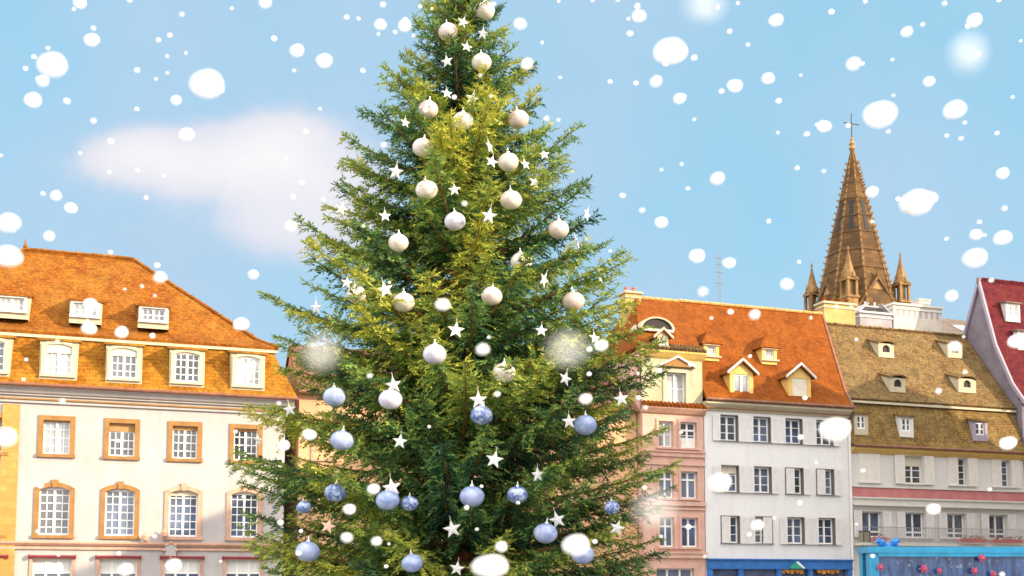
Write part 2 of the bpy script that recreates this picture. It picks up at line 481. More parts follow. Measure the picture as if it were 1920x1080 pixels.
def gable_dormer(par, x, yf, z0, w, h, peak, yb, wallm, roofm, trim, win, hip=0.0, over=.2, rake=True, name='dormer'):
    q = MB(); top = z0 + h
    ow, oh, zb = win
    wall_sheet(q, -w / 2, w / 2, z0 - .3, top, [(-ow / 2, ow / 2, zb, zb + oh)], yf, .16)
    if not hip: q.poly([(-w / 2, yf, top), (w / 2, yf, top), (0, yf, top + peak * .92)])
    for s in (-1, 1):
        pts = [(s * w / 2, yf, z0 - .3), (s * w / 2, yb, z0 - .3), (s * w / 2, yb, top), (s * w / 2, yf, top)]
        q.poly(pts if s > 0 else list(reversed(pts)))
    o = put(name, q.mesh(name, M[wallm]), par, (x, 0, 0))
    e = .2; hw = w / 2 + e; ze = top - .04; zp = top + peak + .06
    rr = MB(); yr = yf - over + hip
    ys = yb
    rr.slab([(hw, yf - over, ze), (hw, ys, ze), (0, ys, zp), (0, yr, zp)], .08)
    rr.slab([(-hw, ys, ze), (-hw, yf - over, ze), (0, yr, zp), (0, ys, zp)], .08)
    if hip: rr.slab([(-hw, yf - over, ze), (hw, yf - over, ze), (0, yr, zp)], .08)
    put('dormer_roof', rr.mesh('dormer_roof', M[roofm]), o)
    tr = MB()
    if rake:
        L_ = math.hypot(hw, zp - ze); y0 = yf - over - .05
        for s in (-1, 1):
            a, b = (s * (hw + .05), ze - .1), (0, zp - .0); c, d = (0, zp + .14), (s * (hw + .05), ze + .06)
            tr.prism_y([a, b, c, d] if s < 0 else [d, c, b, a], y0, y0 + .10)
        tr.box(-w / 2 - .1, w / 2 + .1, yf - .12, yf - .002, z0 - .14, z0)
    else:
        tr.box(-w / 2 - .1, w / 2 + .1, yf - .12, yf - .002, z0 - .1, z0); tr.box(-w / 2 - .06, w / 2 + .06, yf - .1, yf - .003, top - .12, top + .0)
    put('trim', tr.mesh('trim', M[trim]), o)
    return o


def dormer_window(o, yf, zc, w, h, **kw):
    """window inside a dormer: frame and pane are sub-parts of the dormer"""
    put('frame', m_frame(w, h, kw.get('leaves', 2), kw.get('nx', 2), kw.get('nz', 3), kw.get('rise', 0), kw.get('bar', .045)), o, (0, yf - .06, zc))
    put('pane', m_box('pane', kw.get('pane', 'glass'), -w / 2, w / 2, .165, .175, -h / 2, h / 2), o, (0, yf - .06, zc))
    if kw.get('blind'): put('blind', m_box('blind', kw.get('bm', 'blind'), -w / 2 + .01, w / 2 - .01, .085, .115, h / 2 - h * kw['blind'], h / 2), o, (0, yf - .06, zc))
    if kw.get('sur'): put('surround', m_surround(w, h, kw.get('b', .14), kw['sur'], kw.get('rise', 0), True), o, (0, yf, zc))


def on_roof(px, py, ry, out=.2):
    d = 1.0
    for _ in range(12):
        u, z = fac(px, py, d); d = ry(z) - out
    return u, d, z


# ================================================================== 1  cream mansion
def cream_mansion():
    u0, u1 = -46.4, -27.35; o = thing('mansion', 'cream mansion with orange mansard roof, two tiers of dormers and arched windows', 'building', -37.0, 0)
    X = lambda u: u + 37.0
    cols = [-43.25, -40.45, -37.65, -34.86, -32.03, -29.2]; cols = [-46.0 + .0, *[c for c in cols]][1:]
    cols = [-37.65 + 2.815 * k for k in (-2, -1, 0, 1, 2, 3)]
    holes = []
    A = (1.14, 1.55, 8.34); B = (1.3, 2.2, 4.97); Cw = (1.65, 2.0, 1.78)
    for c in cols:
        for w, h, z in (A, B, Cw): holes.append((X(c) - w / 2, X(c) + w / 2, z - h / 2, z + h / 2))
    q = MB(); wall_sheet(q, X(u0), X(u1), 0, 10.6, holes)
    q.poly([(X(u1), 0, 0), (X(u1), 10.5, 0), (X(u1), 10.5, 10.6), (X(u1), 0, 10.6)])
    q.poly([(X(u0), 10.5, 0), (X(u0), 0, 0), (X(u0), 0, 10.6), (X(u0), 10.5, 10.6)])
    q.poly([(X(u1), 10.5, 0), (X(u0), 10.5, 0), (X(u0), 10.5, 10.6), (X(u1), 10.5, 10.6)])
    put('wall', q.mesh('wall', M['cream']), o)
    # windows
    for i, c in enumerate(cols):
        window(o, X(c), A[2], A[0], A[1], .21, 'sand', nz=4, pane='glass_c' if i in (2, 0) else 'glass', blind=(.0, .1, .04, .24, .12, .08)[i], blind_mat='blind_o')
        window(o, X(c), B[2], B[0], B[1], .2, 'sand' if i < 4 else 'sand_pink', nz=6, rise=.17, key=True, pane=('glass', 'glass', 'glass', 'glass_b', 'glass_b', 'glass_b')[i], blind=.12 if i == 4 else 0)  # last two surrounds rosier: pinkish shade put into the stone colour
        w = window(o, X(c), Cw[2], Cw[0], Cw[1], .12, 'sand_pink', leaves=3, nx=1, nz=1, pane='glass_b', transom=.30, sill=True)
        put('blind', m_box('blind', 'curtain', -Cw[0] / 2 + .08, Cw[0] / 2 - .08, .150, .160, Cw[1] / 2 - .62, Cw[1] / 2 - .08), w, (0, .09, 0))
        a = MB(); a.tube((-1.0, -.17, 1.12), (1.0, -.17, 1.12), .06, k=10); a.box(-1.0, -.94, -.2, -.05, 1.0, 1.2); a.box(.94, 1.0, -.2, -.05, 1.0, 1.2)
        put('awning', cached('awn', lambda: a.mesh('awning', M['awning'])), w)
    # stone pilasters at the corners and bands
    for a, b in ((-39.93, -39.22), (u0 - .05, u0 + .6)):
        q = MB(); q.box(X(a), X(b), -.09, .02, 0, 9.75); put('pilaster', q.mesh('pilaster', M['quoin']), o)
    q = MB()
    q.box(X(u0) - .1, X(u1) + .1, -.12, -.002, 9.86, 9.98)
    q.prism_x([(-.003, 10.2), (-.003, 10.58), (-.5, 10.58), (-.5, 10.5), (-.36, 10.46), (-.22, 10.30), (-.12, 10.26), (-.12, 10.2)], X(u0) - .4, X(u1) + .4)
    put('cornice', q.mesh('cornice', M['cream']), o)
    q = MB(); q.box(X(u0) - .13, X(u1) + .13, -.19, -.005, 9.99, 10.06); put('moulding', q.mesh('moulding', M['sand']), o)
    q = MB()
    q.box(X(u0) - .06, X(u1) + .06, -.10, -.002, 3.22, 3.32); q.prism_x([(-.002, 3.36), (-.002, 3.58), (-.2, 3.58), (-.2, 3.5), (-.1, 3.4)], X(u0) - .1, X(u1) + .1)
    put('string_course', q.mesh('string_course', M['sand_pink']), o)
    q = MB(); q.tube((X(u0) - .5, -.56, 10.62), (X(u1) + .5, -.56, 10.62), .085, k=10); q.tube((X(u1) + .52, -.56, 10.62), (X(u1) + .52, 10.8, 10.62), .085, k=10)
    put('gutter', q.mesh('gutter', M['gutter']), o)
    # mansard: lower slope
    e = .5; k0 = .95; zk = 13.25; ze = 10.7; yb = 10.5
    q = MB()
    xl, xr = X(u0) - e, X(u1) + e; kl, kr = X(u0) + k0 - .3, X(u1) - k0 + .35
    q.poly([(xl, -e, ze), (xr, -e, ze), (kr, k0, zk), (kl, k0, zk)]); q.poly([(xr, -e, ze), (xr, yb + e, ze), (kr, yb - k0, zk), (kr, k0, zk)])
    q.poly([(xl, yb + e, ze), (xl, -e, ze), (kl, k0, zk), (kl, yb - k0, zk)]); q.poly([(xr, yb + e, ze), (xl, yb + e, ze), (kl, yb - k0, zk), (kr, yb - k0, zk)])
    q.poly([(xl, -e, ze - .06), (xl, yb + e, ze - .06), (xr, yb + e, ze - .06), (xr, -e, ze - .06)])
    put('mansard', q.mesh('mansard', M['tile_l2']), o)
    # upper slope
    y0 = k0 - .28; zu = zk + .08; yr = 5.25; zr = 18.42; ra, rb = X(-39.75), X(-34.6)
    ul, ur = kl - .28, kr + .28; yb2 = yb - k0 + .28
    q = MB(); t = .16
    yq, zq = y0 + .9, zu + .55; il, ir = ul + 1.0, ur - 1.0; yq2 = yb2 - .9   # bell-cast foot
    q.slab([(ul, y0, zu), (ur, y0, zu), (ir, yq, zq), (il, yq, zq)], t); q.slab([(ur, y0, zu), (ur, yb2, zu), (ir, yq2, zq), (ir, yq, zq)], t)
    q.slab([(ul, yb2, zu), (ul, y0, zu), (il, yq, zq), (il, yq2, zq)], t); q.slab([(ur, yb2, zu), (ul, yb2, zu), (il, yq2, zq), (ir, yq2, zq)], t)
    q.slab([(il, yq, zq), (ir, yq, zq), (rb, yr, zr), (ra, yr, zr)], t); q.slab([(ir, yq, zq), (ir, yq2, zq), (rb, yr, zr)], t)
    q.slab([(il, yq2, zq), (il, yq, zq), (ra, yr, zr)], t); q.slab([(ir, yq2, zq), (il, yq2, zq), (ra, yr, zr), (rb, yr, zr)], t)
    put('roof', q.mesh('roof', M['tile_l']), o)
    q = MB(); ridge_caps(q, (ra, yr, zr + .02), (rb, yr, zr + .02), .12)
    for s in ((rb, ir, yq), (ra, il, yq), (rb, ir, yq2), (ra, il, yq2)): ridge_caps(q, (s[0], yr, zr), (s[1], s[2], zq), .10)
    for s in ((ir, ur, yq, y0), (il, ul, yq, y0)): ridge_caps(q, (s[0], s[2], zq), (s[1], s[3], zu), .09)
    q.lathe([(.05, 0), (.12, .1), (.05, .25), (.02, .5)], (ra, yr, zr + .05), 8)
    put('ridge_tiles', q.mesh('ridge_tiles', M['tile_l']), o)
    q = MB(); q.box(ul + .02, ur - .02, y0 + .06, y0 + .3, zu - .27, zu - .13); put('lip', q.mesh('lip', M['cream_trim']), o)
    # lower dormers
    for i, c in enumerate(cols):
        d, zb, ow, oh = shed_dormer(o, X(c), -.36, 11.02, 1.6, 1.72, 1.1, .32, 'cream_trim', 'tile_l2', win=(1.14, 1.42))
        dormer_window(d, -.36, zb + oh / 2, ow, oh, nz=4, pane='glass_c' if i in (2, 5) else 'glass', sur='cream_trim', b=.16, rise=.12, blind=(0, 0, .3, .26, .06, 0)[i])
    for i, u in enumerate((-42.9, -39.85, -36.65, -33.58)):
        d, zb, ow, oh = shed_dormer(o, X(u), 1.16, 14.2, 1.42, .84, 3.0, .5, 'cream_trim', 'tile_l', win=(1.08, .62))
        dormer_window(d, 1.16, zb + oh / 2, ow, oh, nz=2, pane='glass_c' if i < 3 else 'glass', sur='white_trim', b=.12, rise=0)
    return o


# ================================================================== 2  hidden house behind the fir
def apricot_house():
    u0, u1 = -26.6, -8.2; o = thing('townhouse', 'apricot house with brown mauve roof mostly hidden behind the fir tree', 'building', -16, .6)
    X = lambda u: u + 16; holes = []; cs = [-25.3 + 2.5 * i for i in range(7)]
    for c in cs:
        for z in (2.0, 5.3, 8.7): holes.append((X(c) - .55, X(c) + .55, z - .85, z + .85))
    q = MB(); wall_sheet(q, X(u0), X(u1), 0, 11.3, holes); yb = 8
    q.prism_x([(0.001, 0), (yb, 0), (yb, 11.3), (3.6, 14.1), (0.001, 11.3)], X(u0) + .002, X(u1) - .002)
    put('wall', q.mesh('wall', M['mid_wall']), o)
    for c in cs:
        for z in (2.0, 5.3, 8.7): window(o, X(c), z, 1.1, 1.7, .14, 'sand_pink', nz=3, pane='glass_b')
    q = MB(); a, b = X(u0) - .1, X(u1)
    q.slab([(a, -.35, 11.15), (b, -.35, 11.15), (b, 3.6, 14.3), (a, 3.6, 14.3)], .15); q.slab([(b, yb + .3, 11.1), (a, yb + .3, 11.1), (a, 3.6, 14.3), (b, 3.6, 14.3)], .15)
    put('roof', q.mesh('roof', M['tile_m']), o)
    q = MB(); q.tube((a, -.42, 11.1), (b, -.42, 11.1), .08); put('gutter', q.mesh('gutter', M['gutter']), o)


# ================================================================== 3  pink sandstone house
def pink_house():
    u0, u1 = -8.12, -4.38; um = -6.25
    o = thing('sandstone_house', 'narrow pink sandstone house with pedimented attic window beside the grey house', 'building', um, 0)
    X = lambda u: u - um; holes = []
    W = [(-6.72, .9), (-5.32, 1.02)]; rows = [(9.85, 1.44), (7.08, 1.5), (4.47, 1.62)]
    for c, w in W:
        for z, h in rows: holes.append((X(c) - w / 2, X(c) + w / 2, z - h / 2, z + h / 2))
    holes.append((X(-7.4), X(-5.1), .3, 2.5))
    q = MB(); wall_sheet(q, X(u0), X(u1), 0, 11.2, holes)
    q.prism_x([(.32, 0), (9.5, 0), (9.5, 14.5), (.32, 14.5)], X(u0), X(u1)); q.box(X(u0), X(u0) + .01, 0, .32, 0, 11.2); q.box(X(u1) - .01, X(u1), 0, .32, 0, 11.2)
    put('wall', q.mesh('wall', M['pink']), o)
    for k, (c, w) in enumerate(W):
        for r, (z, h) in enumerate(rows):
            window(o, X(c), z, w, h, .14, 'pink', nx=1, nz=2 if r == 0 else 1, pane='glass_b' if r else ('glass_c', 'glass')[k], transom=.3, bar=.04, curtain=(r == 0 and k == 1))
    d = window(o, X(-6.25), 1.4, 2.3, 2.2, .16, 'pink', leaves=3, nx=1, nz=1, pane='glass_b', transom=.25)
    for z0, z1, p in ((8.62, 8.85, .12), (8.85, 8.93, .2), (8.15, 8.3, .1), (5.7, 5.8, .1), (5.92, 6.15, .16), (3.05, 3.3, .15), (3.3, 3.38, .22)):
        q = MB(); q.box(X(u0) - .02, X(u1) + .02, -p, -.002, z0, z1); put('string_course', q.mesh('string_course', M['pink']), o)
    q = MB(); q.prism_x([(0, 10.95), (0, 11.35), (-.36, 11.35), (-.36, 11.25), (-.12, 11.0)], X(u0) - .05, X(u1) + .05)
    put('cornice', q.mesh('cornice', M['sand_pink']), o)
    q = MB(); n = 15          # little roof of tiles on the cornice
    for i in range(n):
        x = X(u0) + (X(u1) - X(u0)) * (i + .5) / n; q.tube((x, -.46, 11.38), (x, .06, 11.62), .085, k=7)
    q.slab([(X(u0) - .05, -.42, 11.36), (X(u1) + .05, -.42, 11.36), (X(u1) + .05, .08, 11.6), (X(u0) - .05, .08, 11.6)], .05)
    put('tile_fringe', q.mesh('tile_fringe', M['tile_g']), o)
    # attic storey
    q = MB(); a, b = X(u0), X(u1); ow, oh, zc = 1.22, 1.72, 12.46; xw = X(-6.02)
    wall_sheet(q, a, b, 11.45, 14.25, [(xw - ow / 2, xw + ow / 2, zc - oh / 2, zc + oh / 2)], .06, .2)
    put('attic_storey', q.mesh('attic_storey', M['slate_stone']), o)
    w = window(o, xw, zc, ow, oh, .2, 'cream_trim', nx=1, nz=2, pane='glass_c', y=.06, frame='white')
    q = MB(); q.prism_y([(-1.0, oh / 2 + .3), (1.0, oh / 2 + .3), (0, oh / 2 + .78)], -.22, 0); put('pediment', q.mesh('pediment', M['sand']), w)
    q = MB()
    for s in (-1, 1):
        p = [(s * 1.12, oh / 2 + .26), (0, oh / 2 + .8), (0, oh / 2 + .92), (s * 1.12, oh / 2 + .38)]
        q.prism_y(p if s < 0 else p[::-1], -.32, -.003)
    put('rake', q.mesh('rake', M['white_trim']), w)
    q = MB(); q.prism_x([(.055, 14.05), (.055, 14.5), (-.3, 14.5), (-.3, 14.38), (-.08, 14.15)], a - .12, b + .12); put('upper_cornice', q.mesh('upper_cornice', M['yellow_trim']), o)
    q = MB(); n = 17
    for i in range(n):
        x = a - .1 + (b - a + .2) * (i + .5) / n; q.tube((x, -.38, 14.54), (x, .3, 14.92), .09, k=7)
    q.slab([(a - .12, -.34, 14.53), (b + .12, -.34, 14.53), (b + .12, .36, 14.9), (a - .12, .36, 14.9)], .05)
    put('eaves_tiles', q.mesh('eaves_tiles', M['tile_o']), o)
    rl = X(fac(1194, 562, 4.6)[0]); rr = b + 1.0; A = a - .1
    q = MB(); q.slab([(A, .1, 14.72), (b, .1, 14.72), (rr, 4.6, 18.68), (rl, 4.6, 18.68)], .14); q.slab([(b, 9.7, 14.4), (A, 9.7, 14.4), (rl, 4.6, 18.68), (rr, 4.6, 18.68)], .14); q.slab([(A, 9.7, 14.4), (A, .1, 14.72), (rl, 4.6, 18.68)], .14)
    put('roof', q.mesh('roof', M['tile_g']), o)
    q = MB(); ridge_caps(q, (rl, 4.6, 18.7), (rr, 4.6, 18.7), .1)
    h_ = MB(); ridge_caps(h_, (rl, 4.6, 18.7), (A, .1, 14.76), .1); put('hip_tiles', h_.mesh('hip_tiles', M['tile_g']), o); put('ridge_tiles', q.mesh('ridge_tiles', M['ridge']), o)
    ryp = lambda z: .1 + (z - 14.72) * 4.5 / 3.96
    u, yf, z = on_roof(1243, 650, ryp)
    d = gable_dormer(o, X(u), yf, z, .68, .56, .32, yf + 1.4, 'cream_trim', 'tile_g', 'cream_trim', (.4, .42, z + .07), over=.12)
    dormer_window(d, yf, z + .28, .4, .42, leaves=1, nx=1, nz=1, pane='glass_c')
    u, ye, ze = on_roof(1231, 618, ryp)
    # arched eyebrow dormer
    q = MB(); pr = [(-.95, 15.9)] + [(-.95 * math.cos(t), 15.9 + .62 * math.sin(t)) for t in [math.pi * i / 12 for i in range(1, 12)]] + [(.95, 15.9)]
    q.prism_y(pr[::-1], -.05, 1.2); d = put('eyebrow_dormer', q.mesh('eyebrow_dormer', M['dark']), o, (X(u), ye, ze - 15.9))
    q = MB()
    for i in range(len(pr) - 1):
        (xa, za), (xb, zb) = pr[i], pr[i + 1]; s = 1.14
        ya = lambda zz: (zz - 15.9) * s + 15.9
        P = [(xa, za), (xb, zb), (xb * s, ya(zb)), (xa * s, ya(za))]
        q.prism_y(P, -.16, 1.25)
    put('dormer_roof', q.mesh('dormer_roof', M['cream_trim']), d)
    q = MB(); q.box(-.98, .98, -.2, -.03, 15.76, 15.9); put('trim', q.mesh('trim', M['white_trim']), d)


# ================================================================== 4  grey house
def grey_house():
    u0, u1 = -4.34, 5.12; um = .4
    o = thing('plastered_house', 'pale grey house with white shutters, blue shop front and bright orange roof', 'building', um, 0)
    X = lambda u: u - um; cols = [-2.80, -.70, 1.40, 3.46]; rows = [(10.36, 1.42), (7.5, 1.46), (4.66, 1.48)]; w = 1.12; holes = []
    for c in cols:
        for z, h in rows: holes.append((X(c) - w / 2, X(c) + w / 2, z - h / 2, z + h / 2))
    holes.append((X(u0) + .35, X(u1) - .3, .1, 2.62))
    q = MB(); wall_sheet(q, X(u0), X(u1), 0, 11.75, holes)
    q.prism_x([(.35, 0), (9.5, 0), (9.5, 11.75), (.35, 11.75)], X(u0), X(u1)); q.box(X(u0), X(u0) + .012, 0, .35, 0, 11.75); q.box(X(u1) - .012, X(u1), 0, .35, 0, 11.75)
    put('wall', q.mesh('wall', M['grey']), o)
    st = [['oo', 'oo', 'oo', 'oo'], ['oo', 'oo', 'co', 'co'], ['co', 'oc', 'oo', 'oo']]
    for r, (z, h) in enumerate(rows):
        for i, c in enumerate(cols):
            window(o, X(c), z, w, h, .045, 'recess_shade', nx=1, nz=3, pane='glass_b' if (i + r) % 3 else 'glass', shut=st[r][i], sw=.46, bar=.04, blind=.28 if (r, i) in ((1, 0), (2, 1)) else 0)
    # cornice and gutter
    q = MB(); q.prism_x([(0, 11.3), (0, 11.78), (-.42, 11.78), (-.42, 11.66), (-.2, 11.5), (-.12, 11.36), (-.08, 11.3)], X(u0) - .06, X(u1) + .06)
    put('cornice', q.mesh('cornice', M['cream_trim']), o)
    q = MB(); q.box(X(u0) - .07, X(u1) + .07, -.24, -.01, 11.42, 11.47); put('moulding', q.mesh('moulding', M['gutter']), o)
    q = MB(); q.tube((X(u0) - .1, -.5, 11.88), (X(u1) + .1, -.5, 11.88), .09, k=10); put('gutter', q.mesh('gutter', M['gutter']), o)
    q = MB(); q.tube((X(u1) + .03, -.09, 0), (X(u1) + .03, -.09, 11.2), .085, k=10); put('downpipe', q.mesh('downpipe', M['shutter']), o)
    # roof with a flared foot
    q = MB(); a, b = X(u0) - .05, X(u1) + .05; rb = X(fac(1541, 588, 4.6)[0]); ra = a + 1.0
    mid = lambda s: (s)
    yk, zk = .55, 13.05
    bk = b + (rb - b) * .12; ak = a + .14
    q.slab([(a, -.42, 11.94), (b, -.42, 11.94), (bk, yk, zk), (ak, yk, zk)], .14); q.slab([(ak, yk, zk), (bk, yk, zk), (rb, 4.6, 18.72), (ra, 4.6, 18.72)], .14)
    q.slab([(rb, 9.8, 11.6), (a, 9.8, 11.6), (ra, 4.6, 18.72), (rb, 4.6, 18.72)], .14)
    put('roof', q.mesh('roof', M['tile_g']), o)
    q = MB(); ridge_caps(q, (ra, 4.6, 18.74), (rb, 4.6, 18.74), .1, .34); put('ridge_tiles', q.mesh('ridge_tiles', M['ridge']), o)
    q = MB(); q.slab([(b - .02, -.4, 12.02), (b + .12, -.4, 12.02), (bk + .12, yk, zk + .08), (bk - .02, yk, zk + .08)], .2); q.slab([(bk - .02, yk, zk + .08), (bk + .12, yk, zk + .08), (rb + .12, 4.6, 18.8), (rb - .02, 4.6, 18.8)], .2)
    put('verge', q.mesh('verge', M['gutter']), o)
    # lower gabled dormers
    ryg = lambda z: yk + (z - zk) * (4.6 - yk) / (18.72 - zk)
    for i, (px, py) in enumerate(((1391, 741), (1500, 748))):
        u, z = fac(px, py, .0)
        d = gable_dormer(o, X(u), .0, z, 1.5, 1.28, .62, 2.6, 'yellow_trim', 'tile_g', 'white_trim', (1.0, 1.14, z + .06))
        dormer_window(d, .0, z + .63, 1.0, 1.14, nx=1, nz=1, pane='glass_c', blind=(0, .97)[i])
    for px, py in ((1334, 667), (1443, 674)):
        u, yf, z = on_roof(px, py, ryg, .3)
        d = gable_dormer(o, X(u), yf, z, 1.0, .72, .72, yf + 1.9, 'yellow_trim', 'tile_g', 'cream_trim', (.6, .54, z + .08), hip=.62, rake=False, over=.16)
        dormer_window(d, yf, z + .35, .6, .54, leaves=1, nx=1, nz=1, pane='glass_c')
    # shop front
    q = MB(); a, b = X(u0) + .02, X(u1) - .02
    q.box(a, b, -.16, -.003, 2.56, 2.98); q.box(a - .02, b + .02, -.26, -.004, 2.98, 3.05); q.box(a, b, -.2, -.003, 2.48, 2.555)
    for x in (a + .17, a + 2.1, a + 4.55, a + 6.6, b - .17): q.box(x - .15, x + .15, -.14, .02, .1, 2.478)
    q.box(a, b, -.15, -.003, 0, .098)
    s = put('shop_front', q.mesh('shop_front', M['blue']), o)
    put('pane', m_box('pane', 'glass_b', a + .3, b - .3, .1, .115, .1, 2.6), s)
    pm = mat_paint('orange_light_paint', (.62, .26, .05), .6, .5, 0, 6)  # orange pieces coloured to stand for the lights inside the shop
    for k, x in enumerate((a + 5.4, a + 7.8)):
        q = MB()
        for t in range(5): q.prism_y([(x - .75 + t * .3, 2.46), (x - .63 + t * .3, 2.2 + .08 * ((t + k) % 2)), (x - .45 + t * .3, 2.24), (x - .449 + t * .3, 2.46)], -.05 - .004 * t, .06)
        put('shop_light', q.mesh('shop_light', pm), s)
    q = MB(); q.prism_y([(-.3, 2.5), (.3, 2.5), (.36, 2.58), (0, 2.86), (-.36, 2.58)], -.36, -.2); put('sign_emblem', q.mesh('sign_emblem', mat_paint('green_enamel', (.03, .30, .20), .3)), s, (X(1.2), 0, 0))
    q = MB(); q.prism_y([(.08, 2.78), (.36, 2.58), (.5, 2.5), (.56, 2.56), (.1, 2.92)], -.372, -.21); put('sign_edge', q.mesh('sign_edge', M['white']), s, (X(1.2), 0, 0))


# ================================================================== 5  ochre house
def ochre_house():
    u0, u1 = 5.26, 17.95; um = 11.6
    o = thing('ochre_roofed_house', 'broad house with mottled ochre roof, small dormers, shutters and a rose band', 'building', um, 0)
    X = lambda u: u - um
    c1 = [6.52, 9.68, 12.92, 16.2]; c2 = [6.6, 9.64, 12.66, 15.78]; w1, h1, z1 = 1.36, 1.66, 8.42; w2, h2, z2 = 1.42, 1.5, 5.12; holes = []
    for c in c1: holes.append((X(c) - w1 / 2, X(c) + w1 / 2, z1 - h1 / 2, z1 + h1 / 2))
    for c in c2: holes.append((X(c) - w2 / 2, X(c) + w2 / 2, z2 - h2 / 2, z2 + h2 / 2))
    for c in (7.4, 11.6, 15.6): holes.append((X(c) - 1.5, X(c) + 1.5, .15, 3.0))
    q = MB(); wall_sheet(q, X(u0), X(u1), 0, 9.6, holes)
    q.prism_x([(.35, 0), (9.5, 0), (9.5, 12.2), (.62, 12.2), (.35, 9.6)], X(u0), X(u1)); q.box(X(u0), X(u0) + .012, 0, .35, 0, 9.6); q.box(X(u1) - .012, X(u1), 0, .35, 0, 9.6)
    put('wall', q.mesh('wall', M['wall_o']), o)
    for i, c in enumerate(c1):
        window(o, X(c), z1, w1, h1, .07, 'wall_o', nx=1, nz=4, pane='glass' if i != 3 else 'glass_b', shut=('cc', 'oo', 'co', 'co')[i], sw=.68, shm='shutter_w', bar=.04, blind=.36 if i == 1 else 0, blind_mat='blind')
    for i, c in enumerate(c2):
        window(o, X(c), z2, w2, h2, .07, 'white_trim', nx=1, nz=1, pane=('glass_b', 'glass_b', 'glass', 'glass')[i], shut='oo', sw=.56, shm='shutter', bar=.04, transom=.78)
    for c in (7.4, 11.6, 15.6): window(o, X(c), 1.575, 3.0, 2.85, .1, 'white_trim', leaves=3, nx=1, nz=1, pane='glass_b', transom=.25)
    q = MB(); q.box(X(u0), X(u1), -.1, -.002, 6.72, 7.28); put('rose_band', q.mesh('rose_band', M['rose_band']), o)
    for p_, z_, z__ in ((.16, 7.28, 7.36), (.14, 6.62, 6.715), (.3, 6.2, 6.26), (.05, 6.26, 6.62)):
        q = MB(); q.box(X(u0), X(u1), -p_, -.002, z_, z__); put('ledge', q.mesh('ledge', M['white_trim']), o)
    q = MB(); q.prism_x([(0, 9.25), (0, 9.62), (-.34, 9.62), (-.34, 9.5), (-.1, 9.3)], X(u0), X(u1)); put('cornice', q.mesh('cornice', M['yellow_trim']), o)
    q = MB(); q.tube((X(u0), -.42, 9.7), (X(u1), -.42, 9.7), .09, k=10); put('gutter', q.mesh('gutter', M['gutter']), o)
    # balcony
    q = MB(); q.box(X(u0) + .02, X(u1), -.85, -.002, 3.86, 4.02); put('balcony_floor', q.mesh('balcony_floor', M['white_trim']), o)
    q = MB(); a, b = X(u0) + .1, X(u1) - .03
    for z in (4.1, 4.9): q.box(a, b, -.82, -.79, z, z + .035)
    n = 96
    for i in range(n + 1): x = a + (b - a) * i / n; q.box(x - .009, x + .009, -.813, -.797, 4.02, 4.9)
    put('balcony_railing', q.mesh('balcony_railing', M['steel']), o)
    # roof
    a, b = X(u0) - .02, X(u1); yk, zk = .62, 12.5
    q = MB(); q.slab([(a, -.36, 9.76), (b, -.36, 9.76), (b, -.05, 10.15), (a, -.05, 10.15)], .12); q.slab([(a, -.05, 10.15), (b, -.05, 10.15), (b, yk, zk), (a, yk, zk)], .12)
    put('mansard', q.mesh('mansard', M['tile_o2']), o)
    y0, z0 = .36, 12.62; yr, zr = 4.6, 18.1; al = X(fac(1545, 612, 4.6)[0])
    q = MB(); q.slab([(a, y0, z0), (b, y0, z0), (b, .9, 13.2), (a, .9, 13.2)], .14); q.slab([(a, .9, 13.2), (b, .9, 13.2), (b, yr, zr), (al, yr, zr)], .14); q.slab([(b, 9.8, 12.0), (a, 9.8, 12.0), (al, yr, zr), (b, yr, zr)], .14)
    put('roof', q.mesh('roof', M['tile_o']), o)
    q = MB(); q.box(a, b, y0 + .05, y0 + .24, z0 - .26, z0 - .12); put('lip', q.mesh('lip', M['cream_trim']), o)
    q = MB(); ridge_caps(q, (al, yr, zr + .02), (b, yr, zr + .02), .11); put('ridge_tiles', q.mesh('ridge_tiles', M['tile_o']), o)
    ry = lambda z: .9 + (z - 13.2) * (yr - .9) / (zr - 13.2)
    for px, py, w in ((1662, 663, 1.15), (1791, 664, 1.15), (1684, 728, 1.1), (1814, 729, 1.35)):
        u, yf, z = on_roof(px, py, ry, .24)
        d, zb, ow, oh = shed_dormer(o, X(u), yf, z, w, .64, yf + 1.7, .66, 'cream_trim', 'tile_o', win=(.56, .46), arch=True, cap=.16)
        put('pane', m_box('pane', 'dark', -ow / 2, ow / 2, .1, .11, -oh / 2, oh / 2), d, (0, yf, zb + oh / 2))
    for i, (u, w) in enumerate(((6.05, .95), (9.25, 1.0), (14.7, 1.12))):
        d, zb, ow, oh = shed_dormer(o, X(u), -.02, 10.62, w, 1.0, .9, .3, ('cream_trim', 'wall_o', 'lavender')[i], 'tile_o2', win=(w * .62, .78))
        dormer_window(d, -.02, zb + oh / 2, ow, oh, leaves=(2, 2, 2)[i], nx=1, nz=2, pane='glass', sur=None)


